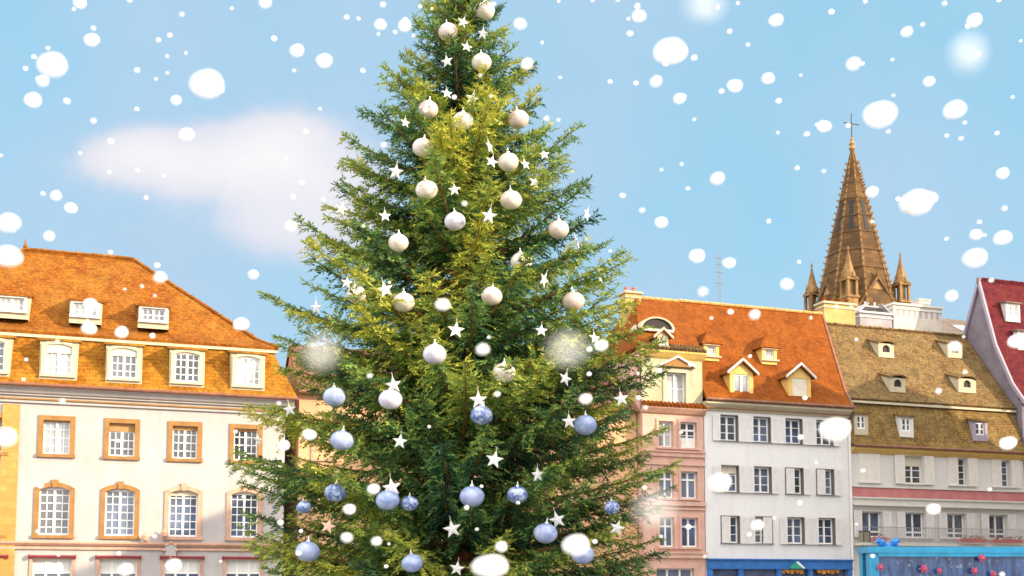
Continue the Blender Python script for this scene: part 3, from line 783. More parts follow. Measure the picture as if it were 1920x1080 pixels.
# ================================================================== 6  burgundy house
def burgundy_house():
    u0, u1 = 18.0, 29.0; um = 23.5
    o = thing('gabled_house', 'tall house with burgundy tiled roof and lavender gable rising over the ochre roof', 'building', um, 0)
    X = lambda u: u - um; cs = [20 + 2.2 * i for i in range(4)]; holes = []
    for c in cs:
        for z in (2, 5.2, 8.2, 11.2): holes.append((X(c) - .5, X(c) + .5, z - .8, z + .8))
    a, b = X(u0), X(u1); q = MB(); wall_sheet(q, a, b, 0, 13.1, holes)
    q.prism_x([(.3, 0), (7, 0), (7, 13.1), (3.2, 21.3), (1.85, 16.7), (.3, 13.4)], a + .04, b)
    q.box(a + .04, a + .06, .003, .3, 0, 13.1)
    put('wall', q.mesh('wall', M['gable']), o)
    for c in cs:
        for z in (2, 5.2, 8.2, 11.2): window(o, X(c), z, 1.0, 1.6, .12, 'white_trim', nx=1, nz=3, pane='glass_b')
    q = MB(); A = a - .06
    q.slab([(A, -.4, 12.95), (b, -.4, 12.95), (b, .55, 14.2), (A, .55, 14.2)], .14); q.slab([(A, .55, 14.2), (b, .55, 14.2), (b, 1.85, 16.95), (A, 1.85, 16.95)], .14)
    q.slab([(A, 1.85, 16.95), (b, 1.85, 16.95), (b, 3.2, 21.65), (A, 3.2, 21.65)], .14); q.slab([(b, 7.2, 12.9), (A, 7.2, 12.9), (A, 3.2, 21.65), (b, 3.2, 21.65)], .14)
    put('roof', q.mesh('roof', M['tile_b']), o)
    q = MB(); pts = [(-.46, 12.9), (.55, 14.27), (1.85, 17.02), (3.2, 21.76), (7.2, 12.95)]
    for (ya, za), (yb, zb) in zip(pts[:-1], pts[1:]): q.slab([(A - .1, ya, za), (A + .06, ya, za), (A + .06, yb, zb), (A - .1, yb, zb)], .2)
    put('verge', q.mesh('verge', M['lavender']), o)
    q = MB(); ridge_caps(q, (A, 3.2, 21.68), (b, 3.2, 21.68), .1); put('ridge_tiles', q.mesh('ridge_tiles', M['tile_b']), o)
    for u, yf, z in ((19.75, 2.25, 18.95), (20.15, 1.75, 17.0), (23.5, 2.25, 18.95), (26.5, 2.25, 18.95)):
        d, zb, ow, oh = shed_dormer(o, X(u), yf, z, 1.15, 1.0, yf + 1.6, .25, 'white_trim', 'slate', win=(.8, .75))
        dormer_window(d, yf, zb + oh / 2, ow, oh, nx=1, nz=2, pane='glass_c')


cream_mansion(); apricot_house(); pink_house(); grey_house(); ochre_house(); burgundy_house()


# ================================================================== chimneys, aerial, back houses
def chimney(label, u0, u1, d0, d1, z0, z1, mat, pots, potm='rose_band', cap='white_trim', slots=0):
    um, dm = (u0 + u1) / 2, (d0 + d1) / 2; hw, hd = (u1 - u0) / 2, (d1 - d0) / 2
    o = thing('chimney', label, 'chimney', um, dm, z0); h = z1 - z0
    q = MB(); q.box(-hw, hw, -hd, hd, 0, h)
    if slots:
        for i in range(slots):
            x = -hw + .3 + (2 * hw - .6) * (i + .5) / slots
            q.box(x - .09, x + .09, -hd - .004, -hd + .1, h - .75, h - .28)
    put('stack', q.mesh('stack', M[mat]), o)
    q = MB(); q.box(-hw - .1, hw + .1, -hd - .1, hd + .1, h, h + .13); q.box(-hw - .05, hw + .05, -hd - .05, hd + .05, h - .28, h - .18)
    put('cap', q.mesh('cap', M[cap]), o)
    for i in range(pots):
        x = -hw + 2 * hw * (i + .5) / pots
        q = MB(); k = random.uniform(.85, 1.1); q.lathe([(.13, 0), (.12, .3 * k), (.15, .32 * k), (.15, .38 * k), (.09, .38 * k), (.09, .3 * k)], (0, 0, 0), 10)
        put('chimney_pot', q.mesh('chimney_pot', M[potm]), o, (x, 0, h + .13))
    return o, hw, hd, h


def chimney_at(label, pa, pb, py, d, dep, z0, *a, **k):
    ua, zt = fac(pa, py, d); ub, _ = fac(pb, py, d)
    return chimney(label, ua, ub, d, d + dep, z0, zt, *a, **k)


chimney_at('slender yellow chimney at the end of the orange ridge by the fir', 1173, 1202, 549, 4.3, .9, 14.0, 'chim_y', 2, 'rose_band', 'slate_stone')
chimney_at('wide yellow stone chimney between the orange and ochre roofs', 1545, 1603, 568, 4.75, .9, 15.5, 'chim_y', 4, 'tile_g', 'cream_trim')
o, hw, hd, h = chimney_at('grey chimney stack with metal cowl below the spire', 1612, 1672, 586, 5.4, 1.2, 15.0, 'chim_g', 0, 'steel', 'lead')
q = MB()
for s in (-1, 1):
    q.slab([(s * hw, -hd, h + .13), (s * hw, hd, h + .13), (s * (hw - .75), hd, h + .75), (s * (hw - .75), -hd, h + .75)], .04)
    q.tube((s * hw * .3, 0, h + .1), (s * hw * .3, 0, h + .95), .07)
q.box(-hw * .55, hw * .55, -hd * .7, hd * .7, h + .5, h + .58)
put('cowl', q.mesh('cowl', M['lead']), o)
o, hw, hd, h = chimney_at('broad cream chimney block with row of vent slots', 1675, 1765, 571, 5.4, 1.4, 15.0, 'chim_w', 0, 'steel', 'white_trim')
for i in range(8):
    x = -hw + .35 + (2 * hw - .7) * i / 7
    put('vent', m_box('vent', 'chim_g', -.1, .1, -.012, .05, -.24, .24), o, (x, -hd, h - .5))
q = MB(); q.box(.4, 1.3, -.4, .4, h + .13, h + .6); q.box(.35, 1.35, -.45, .45, h + .6, h + .68); put('flue', q.mesh('flue', M['chim_w']), o)

o = thing('aerial', 'thin lattice aerial mast rising behind the orange ridge', 'antenna', fac(1348, 560, 5.4)[0], 5.4, 16.0)
q = MB()
for x, y in ((-.09, -.06), (.09, -.06), (0, .1)): q.tube((x, y, 0), (x, y, 6.0), .013, k=5)
for i in range(20):
    z = .3 * i; q.tube((-.09, -.06, z), (.09, -.06, z + .15), .011, k=4); q.tube((.09, -.06, z + .15), (0, .1, z + .3), .011, k=4); q.tube((0, .1, z), (-.09, -.06, z + .3), .011, k=4)
put('mast', q.mesh('mast', M['aerial']), o)
q = MB()
for z, l in ((4.3, .3), (5.0, .34), (5.5, .26), (5.9, .3)): q.tube((-l, 0, z), (l, 0, z), .02, k=5)
q.tube((0, 0, 6.0), (0, 0, 6.5), .014, k=5)
put('dipole', q.mesh('dipole', M['aerial']), o)

o = thing('slate_roofed_house', 'house with low grey slate roof and skylight behind the cream chimney block', 'building', 25, 14)
q = MB(); q.prism_x([(0, 0), (9, 0), (9, 20.6), (4.5, 22.6), (0, 20.6)], -9.0, 9.0); put('wall', q.mesh('wall', M['lavender']), o)
q = MB(); q.slab([(-9.1, -.3, 20.5), (9.1, -.3, 20.5), (9.1, 4.5, 23.35), (-9.1, 4.5, 23.35)], .15); q.slab([(9.1, 9.3, 20.5), (-9.1, 9.3, 20.5), (-9.1, 4.5, 23.35), (9.1, 4.5, 23.35)], .15)
r_ = put('roof', q.mesh('roof', M['slate']), o)
sl = math.atan2(23.35 - 20.5, 4.8)
uu, zz = fac(1812, 591, 15.6)
s_ = put('skylight', m_box('skylight', 'white', -.55, .55, -.7, .7, 0, .1), r_, (uu - 25, 1.9, 20.5 + 2.2 * math.tan(sl) + .03), (sl, 0, 0))
s_['label'] = 'tilted skylight with blue glass'


def church():
    o = put('church', None, None, (35.75, 112.0, 0), (0, 0, TH))
    tag(o, 'brown stone church tower with tall octagonal spire, pinnacles and cross', 'church')
    a = 3.4
    q = MB(); q.box(-a, a, -a, a, 0, 29.0); q.box(-a - .25, a + .25, -a - .25, a + .25, 28.2, 28.6)
    put('tower', q.mesh('tower', M['dstone']), o)
    # gables over each side
    for k in range(4):
        g = MB()
        g.prism_y([(-2.7, 28.6), (2.7, 28.6), (0, 32.3)], -a - .12, -a + 1.6)
        ob = put('gable', cached('gab', lambda: g.mesh('gable', M['dstone2'])), o, (0, 0, 0), (0, 0, k * math.pi / 2))
        def rk():
            t = MB()
            for s in (-1, 1):
                p = [(s * 2.95, 28.45), (0, 32.3), (0, 32.75), (s * 2.95, 28.85)]
                t.prism_y(p if s < 0 else p[::-1], -a - .32, -a + 1.7)
            t.tube((0, -a - .1, 32.6), (0, -a - .1, 33.2), .16, .05, 6)
            return t.mesh('rake', M['dstone'])
        put('rake', cached('rk', rk), ob)
        def tr():
            t = MB()
            for x, z0, z1 in ((-1.25, 28.9, 30.0), (-.42, 28.9, 30.9), (.42, 28.9, 30.9), (1.25, 28.9, 30.0)):
                pr = [(x - .3, z0), (x + .3, z0)] + [(x + px, z1 + pz) for px, pz in arc(.6, 0, .3, 6)]
                t.prism_y(pr, -a - .135, -a - .05)
            return t.mesh('tracery', M['dark'])
        put('tracery', cached('tr', tr), ob)
    # pinnacles
    for sx in (-1, 1):
        for sy in (-1, 1):
            p = MB(); w = .62
            p.box(-w, w, -w, w, 28.6, 30.1); p.box(-w - .12, w + .12, -w - .12, w + .12, 30.1, 30.32)
            for x in (-1, 1):
                for y in (-1, 1): p.box(x * w * .8 - .13, x * w * .8 + .13, y * w * .8 - .13, y * w * .8 + .13, 30.32, 31.9)
            p.box(-.3, .3, -.3, .3, 30.32, 31.9); p.box(-w - .08, w + .08, -w - .08, w + .08, 31.9, 32.2)
            p.lathe([(.82, 32.2), (.55, 32.9), (.2, 34.3), (.05, 35.1), (.13, 35.2), (.02, 35.5)], (0, 0, 0), 8, math.pi / 8)
            for k in range(4):
                an = k * math.pi / 2; c, s = math.cos(an), math.sin(an)
                p.tube((c * .72, s * .72, 32.15), (c * .72, s * .72, 33.0), .12, .02, 5)
            me = cached('pin', lambda: p.mesh('pinnacle', M['dstone3']))
            put('pinnacle', me, o, (sx * (a - .25), sy * (a - .25), 0))
    # spire
    r0 = 4.3; zb = 29.2; zt = 47.2
    q = MB(); q.lathe([(r0, zb), (.1, zt)], (0, 0, 0), 8, math.pi / 8)
    sp = put('spire', q.mesh('spire', M['dslate']), o)
    rad = lambda z: r0 + (.1 - r0) * (z - zb) / (zt - zb)
    q = MB()
    for k in range(8):
        an = math.pi / 8 + k * math.pi / 4; c, s = math.cos(an), math.sin(an)
        q.tube((c * r0, s * r0, zb), (c * .1, s * .1, zt), .12, .06, 6)
        n = 24
        for i in range(n):
            z = zb + 1 + (zt - zb - 2) * i / n; rr = rad(z) + .12; q.tube((c * rr, s * rr, z), (c * (rr + .16), s * (rr + .16), z + .16), .12, .05, 5)
    put('arris', q.mesh('arris', M['dstone3']), sp)
    for z in (33.6, 35.6, 37.6, 39.4, 41.4, 43.2):
        q = MB(); q.lathe([(rad(z) + .03, z), (rad(z) + .09, z + .05), (rad(z + .25) + .09, z + .2), (rad(z + .25) + .02, z + .26)], (0, 0, 0), 8, math.pi / 8)
        put('band', q.mesh('band', M['dslate']), sp)
    # slit openings in the faces
    for k in range(8):
        def sl():
            t = MB(); cr = math.cos(math.pi / 8)
            for z0, z1, w in ((37.9, 41.2, .22),):
                ya, yb_ = -rad(z0) * cr - .04, -rad(z1) * cr - .04
                t.slab([(-w, ya, z0), (w, ya, z0), (w, yb_, z1), (-w, yb_, z1)], .05)
            return t.mesh('slit', M['dark'])
        put('slit', cached('slit', sl), sp, (0, 0, 0), (0, 0, k * math.pi / 4))
    # little gabled niche standing on the corners of the tower
    q = MB(); q.lathe([(.25, zt - .2), (.38, zt), (.2, zt + .25), (.34, zt + .5), (.14, zt + .8), (.2, zt + 1.0), (.06, zt + 1.2)], (0, 0, 0), 10)
    put('finial', q.mesh('finial', M['dstone2']), o)
    q = MB(); q.tube((0, 0, zt + 1.1), (0, 0, 51.0), .07, .05, 6); q.tube((-.95, 0, 49.9), (.95, 0, 49.9), .055, .055, 6)
    put('cross', q.mesh('cross', M['iron']), o)
    q = MB(); q.prism_x([(0, 0), (30, 0), (30, 17), (15, 26), (0, 17)], -6, 14); put('nave', q.mesh('nave', M['dstone']), o, (10, 4, 0))


church()


# ================================================================== houses beside the square, outside the frame (they throw its shade)
def side_house(label, u0, u1, d0, d1, eave, ridge, wm, tm):
    o = thing('corner_house', label, 'building', (u0 + u1) / 2, (d0 + d1) / 2); hw, hd = (u1 - u0) / 2, (d1 - d0) / 2
    # local x runs along u; the street front is the low-u side
    q = MB(); holes = []; ws = []; n = max(2, int(2 * hd / 2.6)); fl = int((eave - 1) / 3.2)
    for i in range(n):
        for k in range(fl):
            y = -hd + 2 * hd * (i + .5) / n; z = 2.0 + 3.2 * k
            if z + 1 < eave: ws.append((y, z))
    t = MB(); wall_sheet(t, -hd, hd, 0, eave, [(-y - .5, -y + .5, z - .8, z + .8) for y, z in ws])
    q.v = [(-hw + y, -x, z) for x, y, z in t.v]; q.f = t.f; q.m = t.m
    q.prism_y([(-hw + .35, 0), (hw, 0), (hw, eave), (hw * .2, ridge - .15), (-hw * .2, ridge - .15), (-hw + .35, eave)], -hd, hd)
    q.box(-hw + .002, -hw + .35, -hd, -hd + .01, 0, eave); q.box(-hw + .002, -hw + .35, hd - .01, hd, 0, eave)
    put('wall', q.mesh('wall', M[wm]), o)
    for y, z in ws:
        w = window(o, 0, z, 1.0, 1.6, .12, 'white_trim', nx=1, nz=3, pane='glass_b'); w.location = (-hw, y, z); w.rotation_euler = (0, 0, -math.pi / 2)
    q = MB(); e = .35
    q.slab([(-hw - e, -hd, eave), (-hw - e, hd, eave), (-hw * .2, hd, ridge), (-hw * .2, -hd, ridge)], .15); q.slab([(hw + e, hd, eave), (hw + e, -hd, eave), (hw * .2, -hd, ridge), (hw * .2, hd, ridge)], .15)
    q.slab([(-hw * .2, -hd, ridge), (-hw * .2, hd, ridge), (hw * .2, hd, ridge), (hw * .2, -hd, ridge)], .15)
    put('roof', q.mesh('roof', M[tm]), o)


side_house('low plastered house on the near side of the square beyond the stall', 19.5, 27, -9.0, -2.5, 9.2, 12.7, 'grey', 'tile_g')
side_house('medium plastered house on the shaded side of the square', 19.5, 27, -10.6, -9.05, 12.0, 15.4, 'pink', 'tile_o')
side_house('tall plastered house next to the medium one on the shaded side', 18.5, 29, -16.4, -10.7, 15.5, 20.6, 'wall_o', 'tile_g')
side_house('tallest plastered house at the shaded corner of the square', 18.5, 29, -26.5, -16.5, 17.0, 23.3, 'cream', 'tile_l')
side_house('long tall arcade house closing the shaded side of the square', 2.5, 17.0, -48, -19.5, 16.5, 22.2, 'cream', 'tile_l')
side_house('long arcade house nearest the fir on the shaded side', 2.6, 17.0, -69, -48.1, 15.0, 21.2, 'wall_o', 'tile_o')


# ================================================================== ground
q = MB(); q.poly([(-900, -300, 0), (900, -300, 0), (900, 1500, 0), (-900, 1500, 0)])
mg, nt, b = newmat('granite_paving'); tc = N(nt, 'ShaderNodeTexCoord')
br = N(nt, 'ShaderNodeTexBrick', i_Scale=1.0, i_Mortar_Size=.01, i_Brick_Width=.6, i_Row_Height=.4); nt.links.new(tc.outputs['UV'], br.inputs['Vector'])
br.inputs['Color1'].default_value = (.25, .24, .23, 1); br.inputs['Color2'].default_value = (.20, .19, .185, 1); br.inputs['Mortar'].default_value = (.1, .1, .1, 1)
n1 = N(nt, 'ShaderNodeTexNoise', i_Scale=.6, i_Detail=6.0); nt.links.new(tc.outputs['Object'], n1.inputs['Vector'])
nt.links.new(mixc(nt, ramp(nt, n1.outputs[0], [(.4, 0.), (.7, .5)]), br.outputs['Color'], (.14, .135, .13)), b.inputs['Base Color']); b.inputs['Roughness'].default_value = .7
tag(put('ground', q.mesh('ground', mg)), kind='structure')


# ================================================================== turquoise market stall
def stall():
    o = put('market_stall', None, None, (9.75, 30, 0), (0, 0, R(2)))
    tag(o, 'turquoise framed market stall with blue printed panel and red flowers', 'stall')
    mc = mat_paint('turquoise_paint', (.006, .28, .50), .35, .2)
    L_, D, Hh = 9.0, .8, 2.52
    # bright printed panel: blues with pale baubles
    mp, nt, b = newmat('blue_printed_panel'); L = nt.links.new
    tc = N(nt, 'ShaderNodeTexCoord')
    wv = N(nt, 'ShaderNodeTexNoise', i_Scale=3.0, i_Detail=4.0); mpn = N(nt, 'ShaderNodeMapping'); mpn.inputs['Scale'].default_value = (3.2, 1, .5)
    L(tc.outputs['Object'], mpn.inputs[0]); L(mpn.outputs[0], wv.inputs['Vector'])
    c = mixc(nt, ramp(nt, wv.outputs[0], [(.32, 0.), (.66, 1.)]), (.006, .018, .075), (.045, .11, .28))
    n2 = N(nt, 'ShaderNodeTexNoise', i_Scale=9.0, i_Detail=3.0); L(tc.outputs['Object'], n2.inputs['Vector'])
    c = mixc(nt, ramp(nt, n2.outputs[0], [(.62, 0.), (.74, .6)]), c, (.30, .42, .58))
    L(c, b.inputs['Base Color']); b.inputs['Roughness'].default_value = .2
    q = MB(); q.box(.26, L_ - .3, .06, .1, .2, Hh - .02); q.box(.06, .1, .26, D - .3, .2, Hh - .02); q.box(.3, L_ - .3, D - .1, D - .06, .2, Hh - .02); q.box(L_ - .1, L_ - .06, .3, D - .3, .2, Hh - .02)
    put('panel', q.mesh('panel', mp), o)
    q = MB()
    q.box(0, .26, 0, .26, 0, Hh); pm = q.mesh('post', mc)
    for x in (0, L_ - .26):
        for y in (0, D - .26): put('post', pm, o, (x, y, 0))
    q = MB(); q.box(-.04, L_ + .04, -.05, .2, Hh, Hh + .17); q.box(-.04, L_ + .04, D - .2, D + .05, Hh, Hh + .17); q.box(-.04, .2, .2, D - .2, Hh, Hh + .168); q.box(L_ - .2, L_ + .04, .2, D - .2, Hh, Hh + .168); q.box(.2, L_ - .2, .2, D - .2, Hh + .05, Hh + .1)
    q.box(.24, L_ - .24, -.03, .05, Hh - .1, Hh)
    put('top_rail', q.mesh('top_rail', mc), o)
    q = MB(); q.box(0, L_, .0, .3, 0, .2); put('plinth', q.mesh('plinth', mc), o)
    # bow on the rail
    q = MB()
    for s in (-1, 1): q.lathe([(.02, 0), (.12, .1), (.14, .22), (.05, .3)], (.55 + s * .22, .05, Hh + .14), 8); q.tube((.55, .05, Hh + .2), (.55 + s * .35, .05, Hh + .42), .05, .12, 7)
    q.tube((.3, .05, Hh + .16), (.9, .05, Hh + .2), .07, .07, 7)
    q.v = [(.5 + (x - .5) * .8, y, Hh + .15 + (z - Hh - .15) * .75) for x, y, z in q.v]
    put('bow', q.mesh('bow', mat_paint('bright_blue_ribbon', (.02, .2, .6), .4)), o)
    return o


stall_o = stall()


def poinsettia(label, px, py, s, dark=False):
    r = ray(px, py); t = 29.86 / r[1]; c = Vector((r[0] * t, 29.86, EYE + r[2] * t)); c.y = 29.93 + (c.x - 9.75) * math.tan(R(2))
    def go():
        q = MB()
        for ring, (n, ln, lift) in enumerate(((6, .13, .03), (5, .08, .06))):
            for i in range(n):
                an = 2 * math.pi * (i + .5 * ring) / n; cx, cz = math.cos(an), math.sin(an); w = ln * .33
                p = [(0, -.01 - ring * .02, 0), (cx * ln * .5 - cz * w, -lift, cz * ln * .5 + cx * w), (cx * ln, -lift * .6, cz * ln), (cx * ln * .5 + cz * w, -lift, cz * ln * .5 - cx * w)]
                pb = [(x, y + .012, z) for x, y, z in p]
                q.poly(p[::-1]); q.poly(pb)
                for k in range(4): q.poly([p[k], p[(k + 1) % 4], pb[(k + 1) % 4], pb[k]])
        q.mi = 1
        for k in range(5):
            an = k * 1.26; q.lathe([(.0, -.012), (.014, 0), (.0, .012)], (.02 * math.cos(an), -.075, .02 * math.sin(an)), 6)
        return q.mesh('flower', [mat_paint('crimson_petals', (.50, .05, .16), .6, .3, 0, 8), mat_paint('yellow_stamens', (.6, .45, .05), .6)])
    o = put('poinsettia', cached('poin', go), None, c); o.scale = (s * .85,) * 3
    tag(o, label, 'flower', 'red flowers fixed on the stall panel')


for lb, x, y, s in (('crimson flower beside the corner post of the turquoise stall', 1652, 1063, 1.0), ('large crimson flower midway along the blue panel', 1735, 1066, 1.15),
                    ('small crimson flower next to the large midway one', 1765, 1070, .8), ('crimson flower high under the stall rail', 1846, 1046, 1.1),
                    ('crimson flower below the high one, with white bits around', 1832, 1070, 1.0), ('crimson flower lowest at the far end of the panel', 1868, 1076, .9)):
    poinsettia(lb, x, y, s)

# planter boxes on the balcony
def planter(label, u, w, flow):
    o = thing('planter', label, 'planter', u, -.93, 4.1)
    q = MB(); q.prism_x([(-.11, 0), (.09, 0), (.1, .2), (-.14, .2)], -w / 2, w / 2); q.box(-w / 2 - .01, w / 2 + .01, -.15, .11, .2, .225)
    put('trough', q.mesh('trough', M['rose_band' if flow else 'box']), o)
    q = MB(); rr = random.Random(int(u * 10))
    for i in range(int(w * 45)):
        x, y, z = rr.uniform(-w / 2, w / 2), rr.uniform(-.16, .1), .22 + rr.uniform(0, .17); s = rr.uniform(.03, .06); q.mi = 1 if rr.random() < .45 and flow else 0
        a = rr.uniform(0, 6.28); c, d = math.cos(a) * s, math.sin(a) * s
        q.poly([(x - c, y - d, z), (x + d, y - c, z + s * .5), (x + c, y + d, z + s), (x - d, y + c, z + s * .4)])
    put('plants', q.mesh('plants', [M['leafy'], M['flower']]), o)


planter('red balcony planter at the corner by the drainpipe', 6.35, .9, True)
planter('long red balcony planter under the third balcony window', 13.0, 1.9, True)
planter('long red balcony planter under the last balcony window', 15.6, 2.2, True)
# grey box by the drainpipe
o = thing('balcony_crate', 'olive brown crate standing at the balcony corner by the drainpipe', 'crate', 5.62, -.6, 4.02)
q = MB(); q.box(-.22, .22, -.2, .2, 0, .62); put('side_panel', q.mesh('side_panel', M['box']), o)
q = MB(); q.box(-.25, .25, -.23, .23, .62, .68)
for x in (-.23, .19): q.box(x, x + .04, -.225, -.202, 0, .62)
put('lid', q.mesh('lid', M['iron']), o)
for lb, px, py in (('small wall lamp under the string course between the first two arched windows', 272, 1018), ('small wall lamp by the third arched window', 308, 1010)):
    u, z = fac(px, py); o = thing('wall_lamp', lb, 'lamp', u, -.002, z)
    q = MB(); q.tube((0, 0, -.05), (0, -.3, .1), .03, k=6); q.box(-.06, .06, -.03, 0, -.14, .06); put('bracket', q.mesh('bracket', M['sand_pink']), o)
    q = MB(); q.lathe([(.06, 0), (.14, .07), (.17, .26), (.06, .36), (.02, .44)], (0, -.32, .04), 8); put('lantern', q.mesh('lantern', M['sand_pink']), o)
u, z = fac(320, 1032); o = thing('wall_crest', 'carved reddish stone crest on the cream mansion wall', 'ornament', u, -.06, z - .35)
q = MB(); q.prism_y([(-.22, .1), (0, -.06), (.22, .1), (.26, .5), (.15, .66), (-.15, .66), (-.26, .5)], -.12, .05); put('shield', q.mesh('shield', M['cream']), o)
q = MB()
for a in range(8): q.lathe([(.03, 0), (.1, .06), (.04, .14)], (.27 * math.cos(a * .785), -.10, .28 + .34 * math.sin(a * .785)), 7)
put('scroll', q.mesh('scroll', M['sand_pink']), o)

# ================================================================== the fir tree
TX, TY = -1.17, 24.0
RZ = [(.6, 4.9), (1.4, 5.2), (2.8, 5.05), (4.4, 4.85), (5.85, 4.5), (7.3, 4.15), (8.74, 3.72), (10.0, 3.15), (11.19, 2.6), (12.93, 1.78), (14.94, .86), (16.0, .36), (16.6, .08)]


def crown_r(z):
    return float(np.interp(z, [a for a, _ in RZ], [b for _, b in RZ]))


def build_fir():
    root = put('fir_tree', None, None, (TX, TY, 0))
    tag(root, 'towering green fir dressed with pale baubles and white stars on the square', 'tree')
    # trunk with its limbs
    q = MB(); zs = np.linspace(0, 16.5, 14)
    for a, b in zip(zs[:-1], zs[1:]):
        ra, rb = .34 * (1 - a / 17.2) + .015, .34 * (1 - b / 17.2) + .015
        q.tube((.05 * math.sin(a), .05 * math.cos(a * .7), a), (.05 * math.sin(b), .05 * math.cos(b * .7), b), ra, rb, 10)
    seg_p, seg_d, seg_w, seg_c, seg_n = [], [], [], [], []     # needle sprays: start, vector, width, colour value, flat normal

    def spray(p, d, w, c, nrm):
        seg_p.append(p); seg_d.append(d); seg_w.append(w); seg_c.append(c); seg_n.append(nrm)

    z = .75; turn = 0.0
    while z < 16.3:
        Rz = crown_r(z); nb = int(np.clip(5.0 + Rz * 1.25 + (4.0 if z < 7 else 0), 6, 15)); turn += 2.4
        for k in range(nb):
            az = turn + 2 * math.pi * k / nb + rng.normal(0, .16)
            zz = z + rng.uniform(-.14, .14); L = crown_r(zz) * rng.uniform(.72, 1.01) * float(np.interp(zz, [2, 5, 8, 11, 15], [.95, 1.02, 1.0, .94, .86]))
            if L < .15: continue
            tone = rng.normal(0, .24)
            droop = np.interp(zz, [1, 6, 11, 16], [.02, .14, .26, .6]) + rng.normal(0, .06)
            curl = np.interp(zz, [1, 6, 16], [.035, .02, .03]) / max(.6, L / 3)
            ca, sa = math.cos(az), math.sin(az); out = np.array([ca, sa, 0.]); lat = np.array([-sa, ca, 0.]); up = np.array([0, 0, 1.])
            sw = rng.normal(0, .05)
            axis = lambda s: out * s + up * (droop * s - .055 * s * (1 - s / (L + .01)) * 4 * .5 + curl * s * s) + lat * (sw * s * s / L)
            base = np.array([0, 0, zz])
            n = 5; pts = [base + axis(L * i / n) for i in range(n + 1)]
            for i in range(n):
                r0 = (.012 + .012 * L) * (1 - i / n) + .005; r1 = (.012 + .012 * L) * (1 - (i + 1) / n) + .005
                q.tube(pts[i], pts[i + 1], r0, r1, 5)
            s0 = .08 * L if zz > 9 else .12 * L
            step = .075
            ss = np.arange(s0, L, step); ss = ss + rng.uniform(-.03, .03, len(ss))
            # needles along the leader
            for s in np.arange(max(s0, L * .35), L, .07):
                p = base + axis(s); t = axis(s + .05) - axis(s); t /= np.linalg.norm(t)
                for sd in (-1, 1): spray(p, t * .11 + lat * sd * .045 + up * rng.uniform(-.01, .03), .036, tone + rng.normal(.05, .15), up + lat * rng.normal(0, .5))
            for s in ss:
                p = base + axis(s); t = axis(min(s + .05, L + .05)) - axis(s); t /= np.linalg.norm(t)
                for sd in (-1, 1):
                    ln = min(.62, .34 * (L - s) + .17) * rng.uniform(.6, 1.15)
                    if rng.random() < .08: continue
                    an = R(rng.uniform(38, 62)); roll = rng.normal(-.22, .34)
                    d2 = t * math.cos(an) + lat * sd * math.sin(an) + up * roll; d2 /= np.linalg.norm(d2)
                    lat2 = np.cross(up, d2); lat2 /= np.linalg.norm(lat2); nr = np.cross(d2, lat2)
                    hang = rng.uniform(.1, .7)
                    m = max(2, int(ln / .050)); tw = rng.normal(0, .12)
                    for i in range(m):
                        f = (i + .3) / m; pp = p + d2 * (ln * f) - up * (hang * (ln * f) ** 2)
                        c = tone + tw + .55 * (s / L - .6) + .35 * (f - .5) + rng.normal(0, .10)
                        l3 = (.155 - .075 * f) * rng.uniform(.75, 1.2)
                        for s3 in (-1, 1):
                            v = d2 * .72 + lat2 * s3 * .66 + nr * rng.normal(.03, .34) - up * (hang * ln * f)
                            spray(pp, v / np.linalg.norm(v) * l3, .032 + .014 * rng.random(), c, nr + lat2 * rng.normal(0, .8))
                    spray(p + d2 * ln * .9 - up * (hang * ln * ln * .8), d2 * .15, .034, tone + tw + .25, nr)
        z += float(np.interp(z, [0, 8, 16.4], [.44, .42, .30])) * rng.uniform(.85, 1.15)
    # leader at the tip
    for i in range(40):
        zt = 15.6 + i * .03; a = i * 2.4
        spray(np.array([0, 0, zt]), np.array([math.cos(a) * .12, math.sin(a) * .12, .12]), .03, .2, np.array([0, 0, 1.]))
    mb, nt, b = newmat('fir_bark'); L_ = nt.links.new
    tc = N(nt, 'ShaderNodeTexCoord'); nn = N(nt, 'ShaderNodeTexNoise', i_Scale=7.0, i_Detail=8.0, i_Roughness=.7); L_(tc.outputs['Object'], nn.inputs['Vector'])
    L_(mixc(nt, ramp(nt, nn.outputs[0], [(.35, 0.), (.65, 1.)]), (.12, .05, .02), (.42, .19, .05)), b.inputs['Base Color']); b.inputs['Roughness'].default_value = .9
    bp = N(nt, 'ShaderNodeBump', i_Strength=.6, i_Distance=.03); L_(nn.outputs[0], bp.inputs['Height']); L_(bp.outputs[0], b.inputs['Normal'])
    put('trunk', q.mesh('trunk', mb), root)
    # needle sprays as one numpy mesh of slender kites
    P = np.array(seg_p); D = np.array(seg_d); W = np.array(seg_w)[:, None]; Cc = np.array(seg_c); Nn = np.array(seg_n)
    S = np.cross(D, Nn); S /= np.linalg.norm(S, axis=1, keepdims=True) + 1e-9
    V = np.stack([P, P + D * .38 + S * W * .5, P + D, P + D * .38 - S * W * .5], 1).reshape(-1, 3)
    nq = len(P)
    me = bpy.data.meshes.new('crown'); me.vertices.add(nq * 4); me.vertices.foreach_set('co', V.ravel())
    me.loops.add(nq * 4); me.loops.foreach_set('vertex_index', np.arange(nq * 4, dtype=np.int32))
    me.polygons.add(nq); me.polygons.foreach_set('loop_start', np.arange(0, nq * 4, 4, dtype=np.int32))
    me.update(calc_edges=True)
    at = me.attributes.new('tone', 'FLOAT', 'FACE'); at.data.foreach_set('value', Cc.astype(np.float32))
    mf, nt, b = newmat('fir_needles'); L_ = nt.links.new
    a_ = N(nt, 'ShaderNodeAttribute', attribute_name='tone')
    mr = N(nt, 'ShaderNodeMapRange'); mr.inputs['From Min'].default_value = -.55; mr.inputs['From Max'].default_value = .55; L_(a_.outputs['Fac'], mr.inputs['Value'])
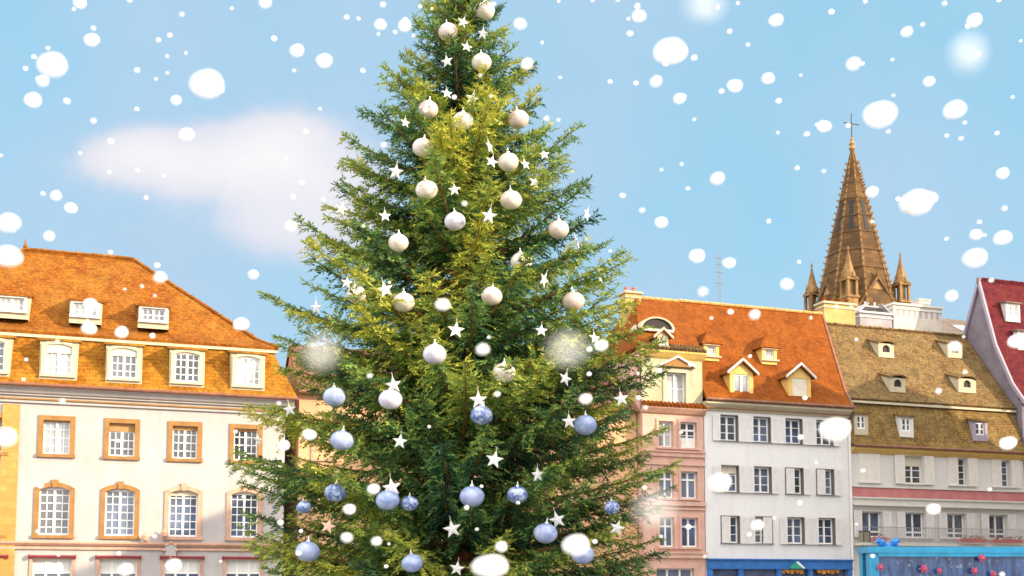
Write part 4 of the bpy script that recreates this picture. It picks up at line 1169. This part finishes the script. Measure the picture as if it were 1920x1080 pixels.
    c = ramp(nt, mr.outputs[0], [(0., (.014, .052, .030)), (.36, (.068, .165, .060)), (.62, (.21, .32, .070)), (1., (.52, .51, .075))])
    L_(c, b.inputs['Base Color']); b.inputs['Roughness'].default_value = .6; b.inputs['Specular IOR Level'].default_value = .2
    tl = N(nt, 'ShaderNodeBsdfTranslucent'); L_(c, tl.inputs[0]); mx = N(nt, 'ShaderNodeMixShader'); mx.inputs[0].default_value = .22
    L_(b.outputs[0], mx.inputs[1]); L_(tl.outputs[0], mx.inputs[2]); L_(mx.outputs[0], nt.nodes['Material Output'].inputs['Surface'])
    me.materials.append(mf)
    put('crown', me, root)
    print('needle sprays', nq)


build_fir()


# ------------------------------------------------------------------ baubles and stars
def hang_point(px, py, f):
    r = Vector(ray(px, py)); best = None
    for i in range(700):
        p = Vector((0, 0, EYE)) + r * (16 + i * .02); h = math.hypot(p.x - TX, p.y - TY) - f * crown_r(p.z)
        if h <= 0: return p
        if best is None or h < best[0]: best = (h, p)
    return best[1]


def mat_bauble(name, c1, c2, rough=.28, scale=3.0):
    m, nt, b = newmat(name); L = nt.links.new
    tc = N(nt, 'ShaderNodeTexCoord'); n = N(nt, 'ShaderNodeTexNoise', i_Scale=scale, i_Detail=4.0, i_Distortion=1.2); L(tc.outputs['Object'], n.inputs['Vector'])
    L(mixc(nt, ramp(nt, n.outputs[0], [(.42, 0.), (.6, 1.)]), c1, c2), b.inputs['Base Color'])
    b.inputs['Roughness'].default_value = rough; b.inputs['Coat Weight'].default_value = .4; b.inputs['Coat Roughness'].default_value = .15
    return m


MBL = {'w': mat_bauble('pearl_white_bauble', (.60, .52, .46), (.70, .63, .57)), 'p': mat_bauble('blush_white_bauble', (.60, .46, .43), (.68, .57, .53)),
       'l': mat_bauble('lilac_white_bauble', (.50, .47, .57), (.60, .57, .66)), 'b': mat_bauble('skylit_white_bauble', (.20, .27, .48), (.36, .41, .60)),  # white baubles in shade: the sky's blue is put into their colour
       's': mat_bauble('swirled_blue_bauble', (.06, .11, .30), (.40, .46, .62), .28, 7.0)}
mcap = mat_paint('silver_cap', (.6, .58, .55), .3, .1, .9)


def ball_mesh(k):
    q = MB(); pr = [(.001, -.22)] + [(.262 * math.cos(t), .222 * math.sin(t)) for t in [R(-80 + 10 * i) for i in range(17)]] + [(.001, .22)]
    q.lathe(pr, (0, 0, 0), 28); return q.mesh('bauble', MBL[k], True)


def cap_mesh():
    q = MB(); q.lathe([(.045, .205), (.045, .25), (.02, .262), (.012, .30), (.012, .34)], (0, 0, 0), 10); return q.mesh('cap', mcap)


KB = {'w': 'pearl white', 'p': 'blush white', 'l': 'lilac white', 'b': 'blue-shaded white', 's': 'swirled dark blue'}
BALLS = [  # px, py, scale, kind, where
    (908, 20, 1.0, 'w', 'half veiled by twigs at the very top of the fir'), (840, 60, .95, 'p', 'tucked in twigs just below the topmost one'),
    (903, 117, .95, 'w', 'near the tip beside a small star'), (803, 205, .95, 'p', 'among dark twigs on the cloud side of the upper fir'),
    (868, 227, 1.0, 'w', 'clear in front of the upper trunk'), (972, 224, 1.0, 'p', 'level with the one on the upper trunk, towards the spire'),
    (793, 277, 1.0, 'w', 'above the star on the cloud side branches'), (953, 304, 1.0, 'w', 'on the spire side beside two small stars'),
    (800, 356, 1.05, 'w', 'fully visible on the cloud side at upper middle'), (958, 375, 1.05, 'w', 'fully visible on the spire side at upper middle'),
    (853, 415, 1.0, 'l', 'right in front of the bare trunk'), (1047, 430, 1.0, 'p', 'far out on a spire side branch'),
    (747, 455, .95, 'w', 'behind a bright yellow green bough'), (978, 491, 1.05, 'w', 'striped by twigs on the spire side of the middle'),
    (757, 567, 1.05, 'w', 'below a big star on the mansion side'), (922, 555, 1.0, 'p', 'half hidden behind needles in the middle'),
    (1075, 565, 1.05, 'p', 'out near the yellow chimney'), (668, 552, .95, 'p', 'half hidden on an outer mansion side branch'),
    (815, 664, 1.1, 'l', 'fully visible just above the shaded half'), (945, 699, 1.08, 'w', 'with a twig across it above the shaded half'),
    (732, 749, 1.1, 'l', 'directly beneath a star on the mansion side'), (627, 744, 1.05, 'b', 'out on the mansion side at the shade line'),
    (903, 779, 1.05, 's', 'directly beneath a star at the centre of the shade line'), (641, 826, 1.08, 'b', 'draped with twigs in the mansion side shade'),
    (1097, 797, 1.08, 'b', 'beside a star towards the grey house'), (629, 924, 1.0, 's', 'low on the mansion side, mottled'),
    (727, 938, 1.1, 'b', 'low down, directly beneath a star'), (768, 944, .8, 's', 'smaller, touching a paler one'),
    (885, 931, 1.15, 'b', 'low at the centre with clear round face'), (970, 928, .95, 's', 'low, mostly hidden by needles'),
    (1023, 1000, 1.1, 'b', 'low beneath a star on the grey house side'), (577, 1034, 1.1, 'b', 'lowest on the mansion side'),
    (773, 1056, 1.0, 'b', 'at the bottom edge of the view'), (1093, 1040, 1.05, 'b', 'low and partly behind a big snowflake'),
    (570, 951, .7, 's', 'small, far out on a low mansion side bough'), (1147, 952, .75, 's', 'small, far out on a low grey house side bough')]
capm = cap_mesh()
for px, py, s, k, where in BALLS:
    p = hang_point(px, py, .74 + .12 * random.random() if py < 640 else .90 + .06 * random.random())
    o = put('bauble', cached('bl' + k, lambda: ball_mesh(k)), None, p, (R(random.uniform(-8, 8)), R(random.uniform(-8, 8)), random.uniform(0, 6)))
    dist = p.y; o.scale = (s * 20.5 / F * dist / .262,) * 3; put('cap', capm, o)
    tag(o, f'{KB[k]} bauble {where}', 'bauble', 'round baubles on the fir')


def star_mesh():
    q = MB(); ro, ri, t = .235, .098, .035
    pts = [((ro if i % 2 == 0 else ri) * math.sin(i * math.pi / 5), (ro if i % 2 == 0 else ri) * math.cos(i * math.pi / 5)) for i in range(10)]
    for i in range(10):
        (xa, za), (xb, zb) = pts[i], pts[(i + 1) % 10]
        q.poly([(0, -t, 0), (xb, -.008, zb), (xa, -.008, za)]); q.poly([(0, t, 0), (xa, .008, za), (xb, .008, zb)]); q.poly([(xa, -.008, za), (xb, -.008, zb), (xb, .008, zb), (xa, .008, za)])
    q.tube((0, 0, .22), (0, 0, .34), .006, k=5)
    return q.mesh('star_ornament', mat_paint('glittery_white', (.62, .61, .59), .35, .08, 0, 12))


def star_mesh_p():
    me = star_mesh().copy(); me.materials[0] = mat_paint('rosy_glitter', (.72, .45, .36), .35, .1, 0, 12); return me


STARS = [  # px, py, scale, yaw, where
    (868, 42, .8, 10, 'below the topmost bauble'), (905, 63, .8, -25, 'between the two topmost baubles'), (875, 88, .8, 20, 'on the upper trunk above a twig veiled bauble'),
    (838, 115, .85, 0, 'on the cloud side near the tip'), (838, 175, .8, 30, 'on the upper cloud side over a hidden bauble'), (885, 185, .9, 10, 'just above the bauble on the upper trunk'),
    (760, 230, .75, 40, 'far out on an upper cloud side twig'), (918, 275, 1.0, 50, 'turned sideways above the spire side baubles'), (922, 303, .9, 0, 'touching a bauble on the spire side'),
    (985, 308, .8, 55, 'just beyond a twig streaked bauble towards the spire'), (1020, 290, .8, 20, 'far out at upper spire side'), (742, 322, 1.05, 5, 'creamy, below a cloud side bauble'),
    (852, 356, .85, 0, 'small on the trunk between two clear baubles'), (1003, 342, .9, 30, 'above a spire side bough against the sky'), (917, 405, 1.15, -5, 'crisp and large beside the lilac bauble'),
    (722, 405, .85, 20, 'on dark cloud side needles'), (640, 392, .85, 35, 'at the outer cloud side fringe'), (1100, 402, .9, 60, 'hanging under an outer spire side tip'),
    (1082, 456, 1.0, 75, 'edge on below an outer spire side bauble'), (1020, 525, 1.05, 70, 'edge on in the middle towards the spire'), (1125, 520, .9, 60, 'hanging beneath an outer tip by the chimney'),
    (650, 530, .8, 10, 'beside a half hidden outer bauble'), (722, 543, 1.15, 0, 'big and creamy above a mansion side bauble'), (593, 577, .95, -15, 'at the mansion side fringe against blue sky'),
    (855, 619, 1.15, 0, 'big at the centre of the sunlit lower boughs'), (1115, 634, .9, 30, 'above a snowflake near the pink house'), (1015, 620, .85, 20, 'half hidden left of the hazy snowflake'.replace('left of', 'next to')),
    (1060, 710, 1.0, 25, 'just under the hazy snowflake'), (1165, 748, 1.05, 5, 'clear of needles near the pink house'), (738, 722, 1.15, 0, 'right on top of a lilac bauble'),
    (897, 750, 1.2, 10, 'right on top of the swirled bauble'), (543, 768, .9, 20, 'by the cornice of the mansion'), (750, 828, 1.0, 15, 'pale green tinged in the shaded middle'),
    (1067, 790, 1.0, -10, 'touching a blue-shaded bauble'), (927, 862, 1.2, 0, 'crisp in deep shade at centre'), (1008, 890, 1.0, 15, 'crowded by needles in the shade'),
    (735, 914, 1.25, 5, 'right on top of a low blue-shaded bauble'), (848, 992, 1.2, 10, 'large and low at centre'), (1045, 975, 1.15, -8, 'above the low grey house side bauble'),
    (615, 987, 1.0, 0, 'rosy, low on the mansion side'), (1157, 990, 1.05, 15, 'low near the pink house windows'), (857, 1066, 1.0, 20, 'at the bottom edge of the fir'),
    (484, 826, .9, 70, 'edge on by the mansion window')]
for px, py, s, yaw, where in STARS:
    p = hang_point(px, py, .88 + .1 * random.random()); rosy = where.startswith('rosy')
    o = put('star_ornament', cached('star_p', star_mesh_p) if rosy else cached('star', star_mesh), None, p, (R(random.uniform(-16, 16)), R(random.uniform(-18, 18)), R(yaw + random.uniform(-18, 18))))
    o.scale = (s * 15.0 / F * p.y / .235,) * 3
    tag(o, f'{"pink" if rosy else "white"} five pointed star {where}', 'star', 'white stars on the fir')


# ================================================================== falling snow
mw, nt, b = newmat('snow'); b.inputs['Base Color'].default_value = (.95, .95, .95, 1); b.inputs['Roughness'].default_value = .9
b.inputs['Specular IOR Level'].default_value = .1
tl = N(nt, 'ShaderNodeBsdfTranslucent'); tl.inputs[0].default_value = (.96, .96, .96, 1); mx = N(nt, 'ShaderNodeMixShader'); mx.inputs[0].default_value = .55
nt.links.new(b.outputs[0], mx.inputs[1]); nt.links.new(tl.outputs[0], mx.inputs[2]); nt.links.new(mx.outputs[0], nt.nodes['Material Output'].inputs['Surface'])


def flake_mesh(seed, lobes=1, k=24):
    rr = random.Random(seed); q = MB()
    for l in range(lobes):
        c = (0, 0, 0) if l == 0 else (rr.uniform(.3, .9) * (1 if l % 2 else -1), 0, rr.uniform(-.7, .5)); s = 1.0 if l == 0 else rr.uniform(.3, .55)
        n0 = len(q.v); q.lathe([(.03 * s, -.86 * s)] + [(s * math.cos(t) * (1 if l else 1), .86 * s * math.sin(t)) for t in [R(-80 + 10 * i) for i in range(17)]] + [(.03 * s, .86 * s)], c, k)
        ph = [rr.uniform(0, 6.28) for _ in range(6)]
        for i in range(n0, len(q.v)):
            x, y, z = q.v[i]; a = math.atan2(z - c[2], x - c[0]); f = 1 + .035 * math.sin(2 * a + ph[0]) + .03 * math.sin(3 * a + ph[1]) + .015 * math.sin(5 * a + ph[2])
            q.v[i] = (c[0] + (x - c[0]) * f, c[1] + (y - c[1]) * f, c[2] + (z - c[2]) * f)
    return q.mesh('snowflake', mw, True)


FM = [flake_mesh(i) for i in range(5)]; FM2 = [flake_mesh(20, 3), flake_mesh(23, 2)]


def flake(px, py, rp, dist, label, group, me=None, sx=1.0):
    r = Vector(ray(px, py)); p = Vector((0, 0, EYE)) + r * dist
    o = put('snowflake', me or random.choice(FM), None, p, (0, R(random.uniform(-15, 15)) if rp < 18 else 0, 0)); s = rp / F * dist
    o.scale = (s * sx, s, s); tag(o, label, 'snowflake', group)


BIG = [(98, 122, 24, 'big snowflake high at the edge of the sky above the cloud'), (388, 158, 28, 'biggest round snowflake between the cloud and the top of the frame'),
       (62, 188, 15, 'round snowflake below the big one at the sky edge'), (1257, 96, 27, 'big snowflake alone in open sky beside the fir tip'), (1650, 215, 27, 'big oval snowflake touching the church cross'),
       (1790, 206, 19, 'round snowflake level with the church cross, out towards the burgundy house'), (1828, 484, 20, 'oval snowflake above the burgundy roof ridge'), (1880, 446, 15, 'round snowflake higher than the one over the burgundy ridge'),
       (16, 418, 19, 'oval snowflake at the sky edge over the mansion roof'), (14, 481, 23, 'big snowflake covering the corner of the mansion roof'), (10, 820, 20, 'big snowflake over the sandstone pilaster'),
       (1080, 1022, 23, 'big snowflake low on the fir covering a blue-shaded bauble'), (919, 1062, 25, 'widest snowflake at the foot of the fir'), (1565, 805, 26, 'big snowflake over the top corner window of the grey house'),
       (1350, 905, 20, 'snowflake over the first middle window of the grey house'), (1890, 831, 15, 'snowflake at the eaves of the ochre roof'), (1718, 380, 27, 'clumped ragged snowflake beside the spire'),
       (1635, 360, 11, 'snowflake touching the edge of the spire'), (1545, 237, 12, 'round snowflake between the fir and the church cross'), (228, 623, 12, 'snowflake beneath the mansion dormer with clear panes'),
       (167, 616, 13, 'snowflake beneath the middle upper dormer of the mansion'), (170, 570, 12, 'snowflake in front of the middle upper dormer'), (452, 608, 14, 'snowflake on the mansion hip line'),
       (1307, 480, 14, 'snowflake in open sky over the orange roof beside the aerial'), (1367, 493, 11, 'snowflake touching the aerial mast'), (608, 114, 14, 'round snowflake in open sky above the cloud beside the fir'),
       (172, 75, 13, 'round snowflake above the big one at the sky edge'), (1455, 38, 12, 'snowflake near the top of the sky over the orange roof'), (1827, 38, 13, 'snowflake near the top of the sky over the burgundy roof'),
       (1378, 161, 13, 'snowflake midway between the fir and the spire, high up'), (1905, 640, 15, 'snowflake on the burgundy roof'), (1420, 985, 11, 'snowflake over a lower window of the grey house'),
       (350, 252, 13, 'snowflake in the notch on top of the cloud'), (830, 571, 13, 'fuzzy snowflake beside a pearl bauble on the fir'), (580, 815, 12, 'snowflake on the shaded mansion side boughs'),
       (532, 835, 11, 'snowflake next to another on the outer shaded boughs'), (700, 917, 11, 'snowflake beside a low star on the fir'), (235, 1068, 13, 'snowflake on a ground floor window of the mansion'),
       (325, 1060, 14, 'snowflake on the ground floor window by the crest'), (1127, 648, 12, 'snowflake on the sunlit boughs near the pink house'), (1790, 650, 11, 'snowflake on an upper dormer of the ochre roof'),
       (1750, 955, 12, 'snowflake between the balcony windows of the ochre house')]
for i, (px, py, rp, lb) in enumerate(BIG):
    wide = 1.18 if rp >= 22 else 1.08
    flake(px, py, rp * .92, random.uniform(3.4, 4.6) if rp >= 18 else random.uniform(5, 7), lb, 'large snowflakes drifting close by', FM2[0] if px == 1718 else None, 1.5 if px == 919 else wide)
for px, py, sx, sz, d, lb in ((600, 662, 1, 1.2, .85, 'hazy pale snowflake blurring the outer boughs by the mansion roof'), (1062, 655, 1.2, 1, .82, 'hazy pale snowflake over the sunlit boughs near the pink house'),
                              (1228, 955, 1.25, 1, .78, 'hazy pale snowflake over the pink house windows'), (1320, 10, 1.3, .9, .84, 'hazy pale snowflake at the top of the sky'), (1815, 100, .9, 1.3, .82, 'hazy pale snowflake high over the burgundy house')):
    r = Vector(ray(px, py)); o = put('snowflake', FM[1], None, Vector((0, 0, EYE)) + r * d); s = .0072; o.scale = (s * sx, s, s * sz); tag(o, lb, 'snowflake', 'hazy snowflakes close to the lens')
MIDS = [(105, 367), (133, 390), (92, 443), (1240, 417), (713, 46), (759, 48), (988, 120), (1230, 153), (150, 5), (497, 5), (1742, 153), (1274, 185), (1440, 147), (80, 152), (330, 188), (475, 515), (1784, 555), (545, 424),
        (557, 95), (1318, 547), (1098, 748), (650, 1008), (706, 1015), (905, 655), (940, 1025), (655, 955), (1198, 30), (1345, 335), (1600, 120), (1700, 60), (1880, 325), (1830, 440), (300, 520), (1415, 590), (1475, 533), (975, 45)]
for px, py in MIDS: flake(px, py, random.uniform(8.5, 12), random.uniform(4.2, 6.5), 'small white snowflake drifting through the cold air', 'small snowflakes')
rs = random.Random(5); pts = []
while len(pts) < 190:
    x, y = rs.uniform(0, 1920), 1080 * rs.random() ** 1.45
    if 560 < x < 1200 and y > 250 and rs.random() < .55: continue
    if any((x - a) ** 2 + (y - c) ** 2 < 22 ** 2 for a, c in pts): continue
    pts.append((x, y))
for x, y in pts: flake(x, y, rs.choice((2.6, 3.0, 3.4, 3.8, 4.4, 5.2)), rs.uniform(6, 13), 'tiny white speck of snow falling through the air', 'tiny snow specks', None)

# ================================================================== camera
cam = bpy.data.cameras.new('camera'); co = bpy.data.objects.new('camera', cam); COL.objects.link(co); SC.camera = co
co.location = (0, 0, EYE); co.rotation_euler = (math.pi / 2 + PITCH, 0, 0)
cam.sensor_width = 36; cam.lens = F / 1920 * 36; cam.shift_y = (CY - 540) / 1920; cam.clip_end = 3000; cam.clip_start = .05
cam.dof.use_dof = True; cam.dof.focus_distance = 34; cam.dof.aperture_fstop = 1.5

# ================================================================== light and sky
AZ, EL = R(51), R(19)
sx_, sy_ = math.cos(AZ) * (-VX) + math.sin(AZ) * UX, math.cos(AZ) * (-VY) + math.sin(AZ) * UY
sun_dir = Vector((sx_ * math.cos(EL), sy_ * math.cos(EL), math.sin(EL)))
sun = bpy.data.lights.new('sun', 'SUN'); sun.energy = 3.9; sun.angle = R(.5); sun.color = (1.0, .81, .57)
so = bpy.data.objects.new('sun', sun); COL.objects.link(so); so.rotation_euler = sun_dir.to_track_quat('Z', 'Y').to_euler(); so.location = (30, -20, 40)

W = bpy.data.worlds.new('World'); SC.world = W; W.use_nodes = True; nt = W.node_tree; L = nt.links.new; bg = nt.nodes['Background']
sky = N(nt, 'ShaderNodeTexSky', sky_type='NISHITA', sun_disc=False); sky.sun_elevation = EL; sky.sun_rotation = math.atan2(sx_, sy_); sky.air_density = 1.0; sky.dust_density = .6; sky.ozone_density = 1.6
tc = N(nt, 'ShaderNodeTexCoord'); sp = N(nt, 'ShaderNodeSeparateXYZ'); L(tc.outputs['Generated'], sp.inputs[0])


def mth(op, a, b_=None, c=None):
    n = nt.nodes.new('ShaderNodeMath'); n.operation = op
    for i, v in enumerate((a, b_, c)):
        if v is None: continue
        if isinstance(v, bpy.types.NodeSocket): L(v, n.inputs[i])
        else: n.inputs[i].default_value = v
    return n.outputs[0]


ys = mth('MAXIMUM', sp.outputs[1], .05)
ax, ez = mth('DIVIDE', sp.outputs[0], ys), mth('DIVIDE', sp.outputs[2], ys)
nz = N(nt, 'ShaderNodeTexNoise', i_Scale=13.0, i_Detail=9.0, i_Roughness=.62, i_Distortion=.6); L(tc.outputs['Generated'], nz.inputs['Vector'])
nzl = N(nt, 'ShaderNodeTexNoise', i_Scale=3.0, i_Detail=5.0, i_Roughness=.5); L(tc.outputs['Generated'], nzl.inputs['Vector'])


def dirpt(px, py):
    r = ray(px, py); return r[0] / r[1], r[2] / r[1]


tot = None
for px, py, rx, ry, w in ((275, 268, 100, 46, 1.2), (400, 300, 120, 55, 1.0), (515, 258, 105, 52, 1.5), (430, 330, 250, 50, .9), (590, 330, 130, 90, 1.0), (540, 420, 230, 60, .75), (215, 300, 110, 38, .55), (620, 450, 190, 80, .5)):
    ca, ce = dirpt(px, py); ra, re = rx / F, ry / F * 1.05
    d = mth('ADD', mth('POWER', mth('DIVIDE', mth('SUBTRACT', ax, ca), ra), 2.0), mth('POWER', mth('DIVIDE', mth('SUBTRACT', ez, ce), re), 2.0))
    g = mth('MULTIPLY', mth('EXPONENT', mth('MULTIPLY', d, -1.0)), w)
    tot = g if tot is None else mth('ADD', tot, g)
dens = mth('ADD', tot, mth('MULTIPLY', mth('SUBTRACT', nz.outputs[0], .5), 1.25))
mr = N(nt, 'ShaderNodeMapRange', interpolation_type='SMOOTHERSTEP'); mr.inputs['From Min'].default_value = .0; mr.inputs['From Max'].default_value = 1.25; L(dens, mr.inputs['Value'])
mask = mth('MULTIPLY', mr.outputs[0], mth('GREATER_THAN', sp.outputs[1], .05))
tint = mixc(nt, 1.0, sky.outputs[0], (.95, 1.05, 1.0), 'MULTIPLY')
veil = ramp(nt, nzl.outputs[0], [(.36, 0.), (.62, .9)])
front = N(nt, 'ShaderNodeMapRange', interpolation_type='SMOOTHSTEP'); front.inputs['From Min'].default_value = .1; front.inputs['From Max'].default_value = .6; L(sp.outputs[1], front.inputs['Value'])
# open blue in the north; bright cloud added out of view as fill light
blue = mixc(nt, .86, sky.outputs[0], (1.06, 2.14, 2.78))
blue = mixc(nt, veil, blue, (1.55, 2.16, 2.8))
nzc = N(nt, 'ShaderNodeTexNoise', i_Scale=2.2, i_Detail=6.0, i_Roughness=.55); L(tc.outputs['Generated'], nzc.inputs['Vector'])
rest = mixc(nt, ramp(nt, nzc.outputs[0], [(.34, 0.), (.50, 1.)]), sky.outputs[0], (10.2, 9.8, 9.4))
c = mixc(nt, front.outputs[0], rest, blue)
cloudc = mixc(nt, ramp(nt, mth('ADD', mth('DIVIDE', dens, 3.2), mth('MULTIPLY', mth('SUBTRACT', nzl.outputs[0], .5), .9)), [(.1, 0.), (.38, .45), (.8, 1.)]), (2.15, 2.3, 2.75), (3.15, 3.06, 3.12))
c = mixc(nt, mask, c, cloudc)
L(c, bg.inputs['Color']); bg.inputs['Strength'].default_value = .15

SC.view_settings.view_transform = 'Standard'; SC.view_settings.look = 'None'; SC.view_settings.exposure = 1.04; SC.view_settings.gamma = 1
SC.render.engine = 'CYCLES'
SC.cycles.max_bounces = 8; SC.cycles.diffuse_bounces = 4; SC.cycles.transmission_bounces = 6; SC.cycles.use_denoising = True
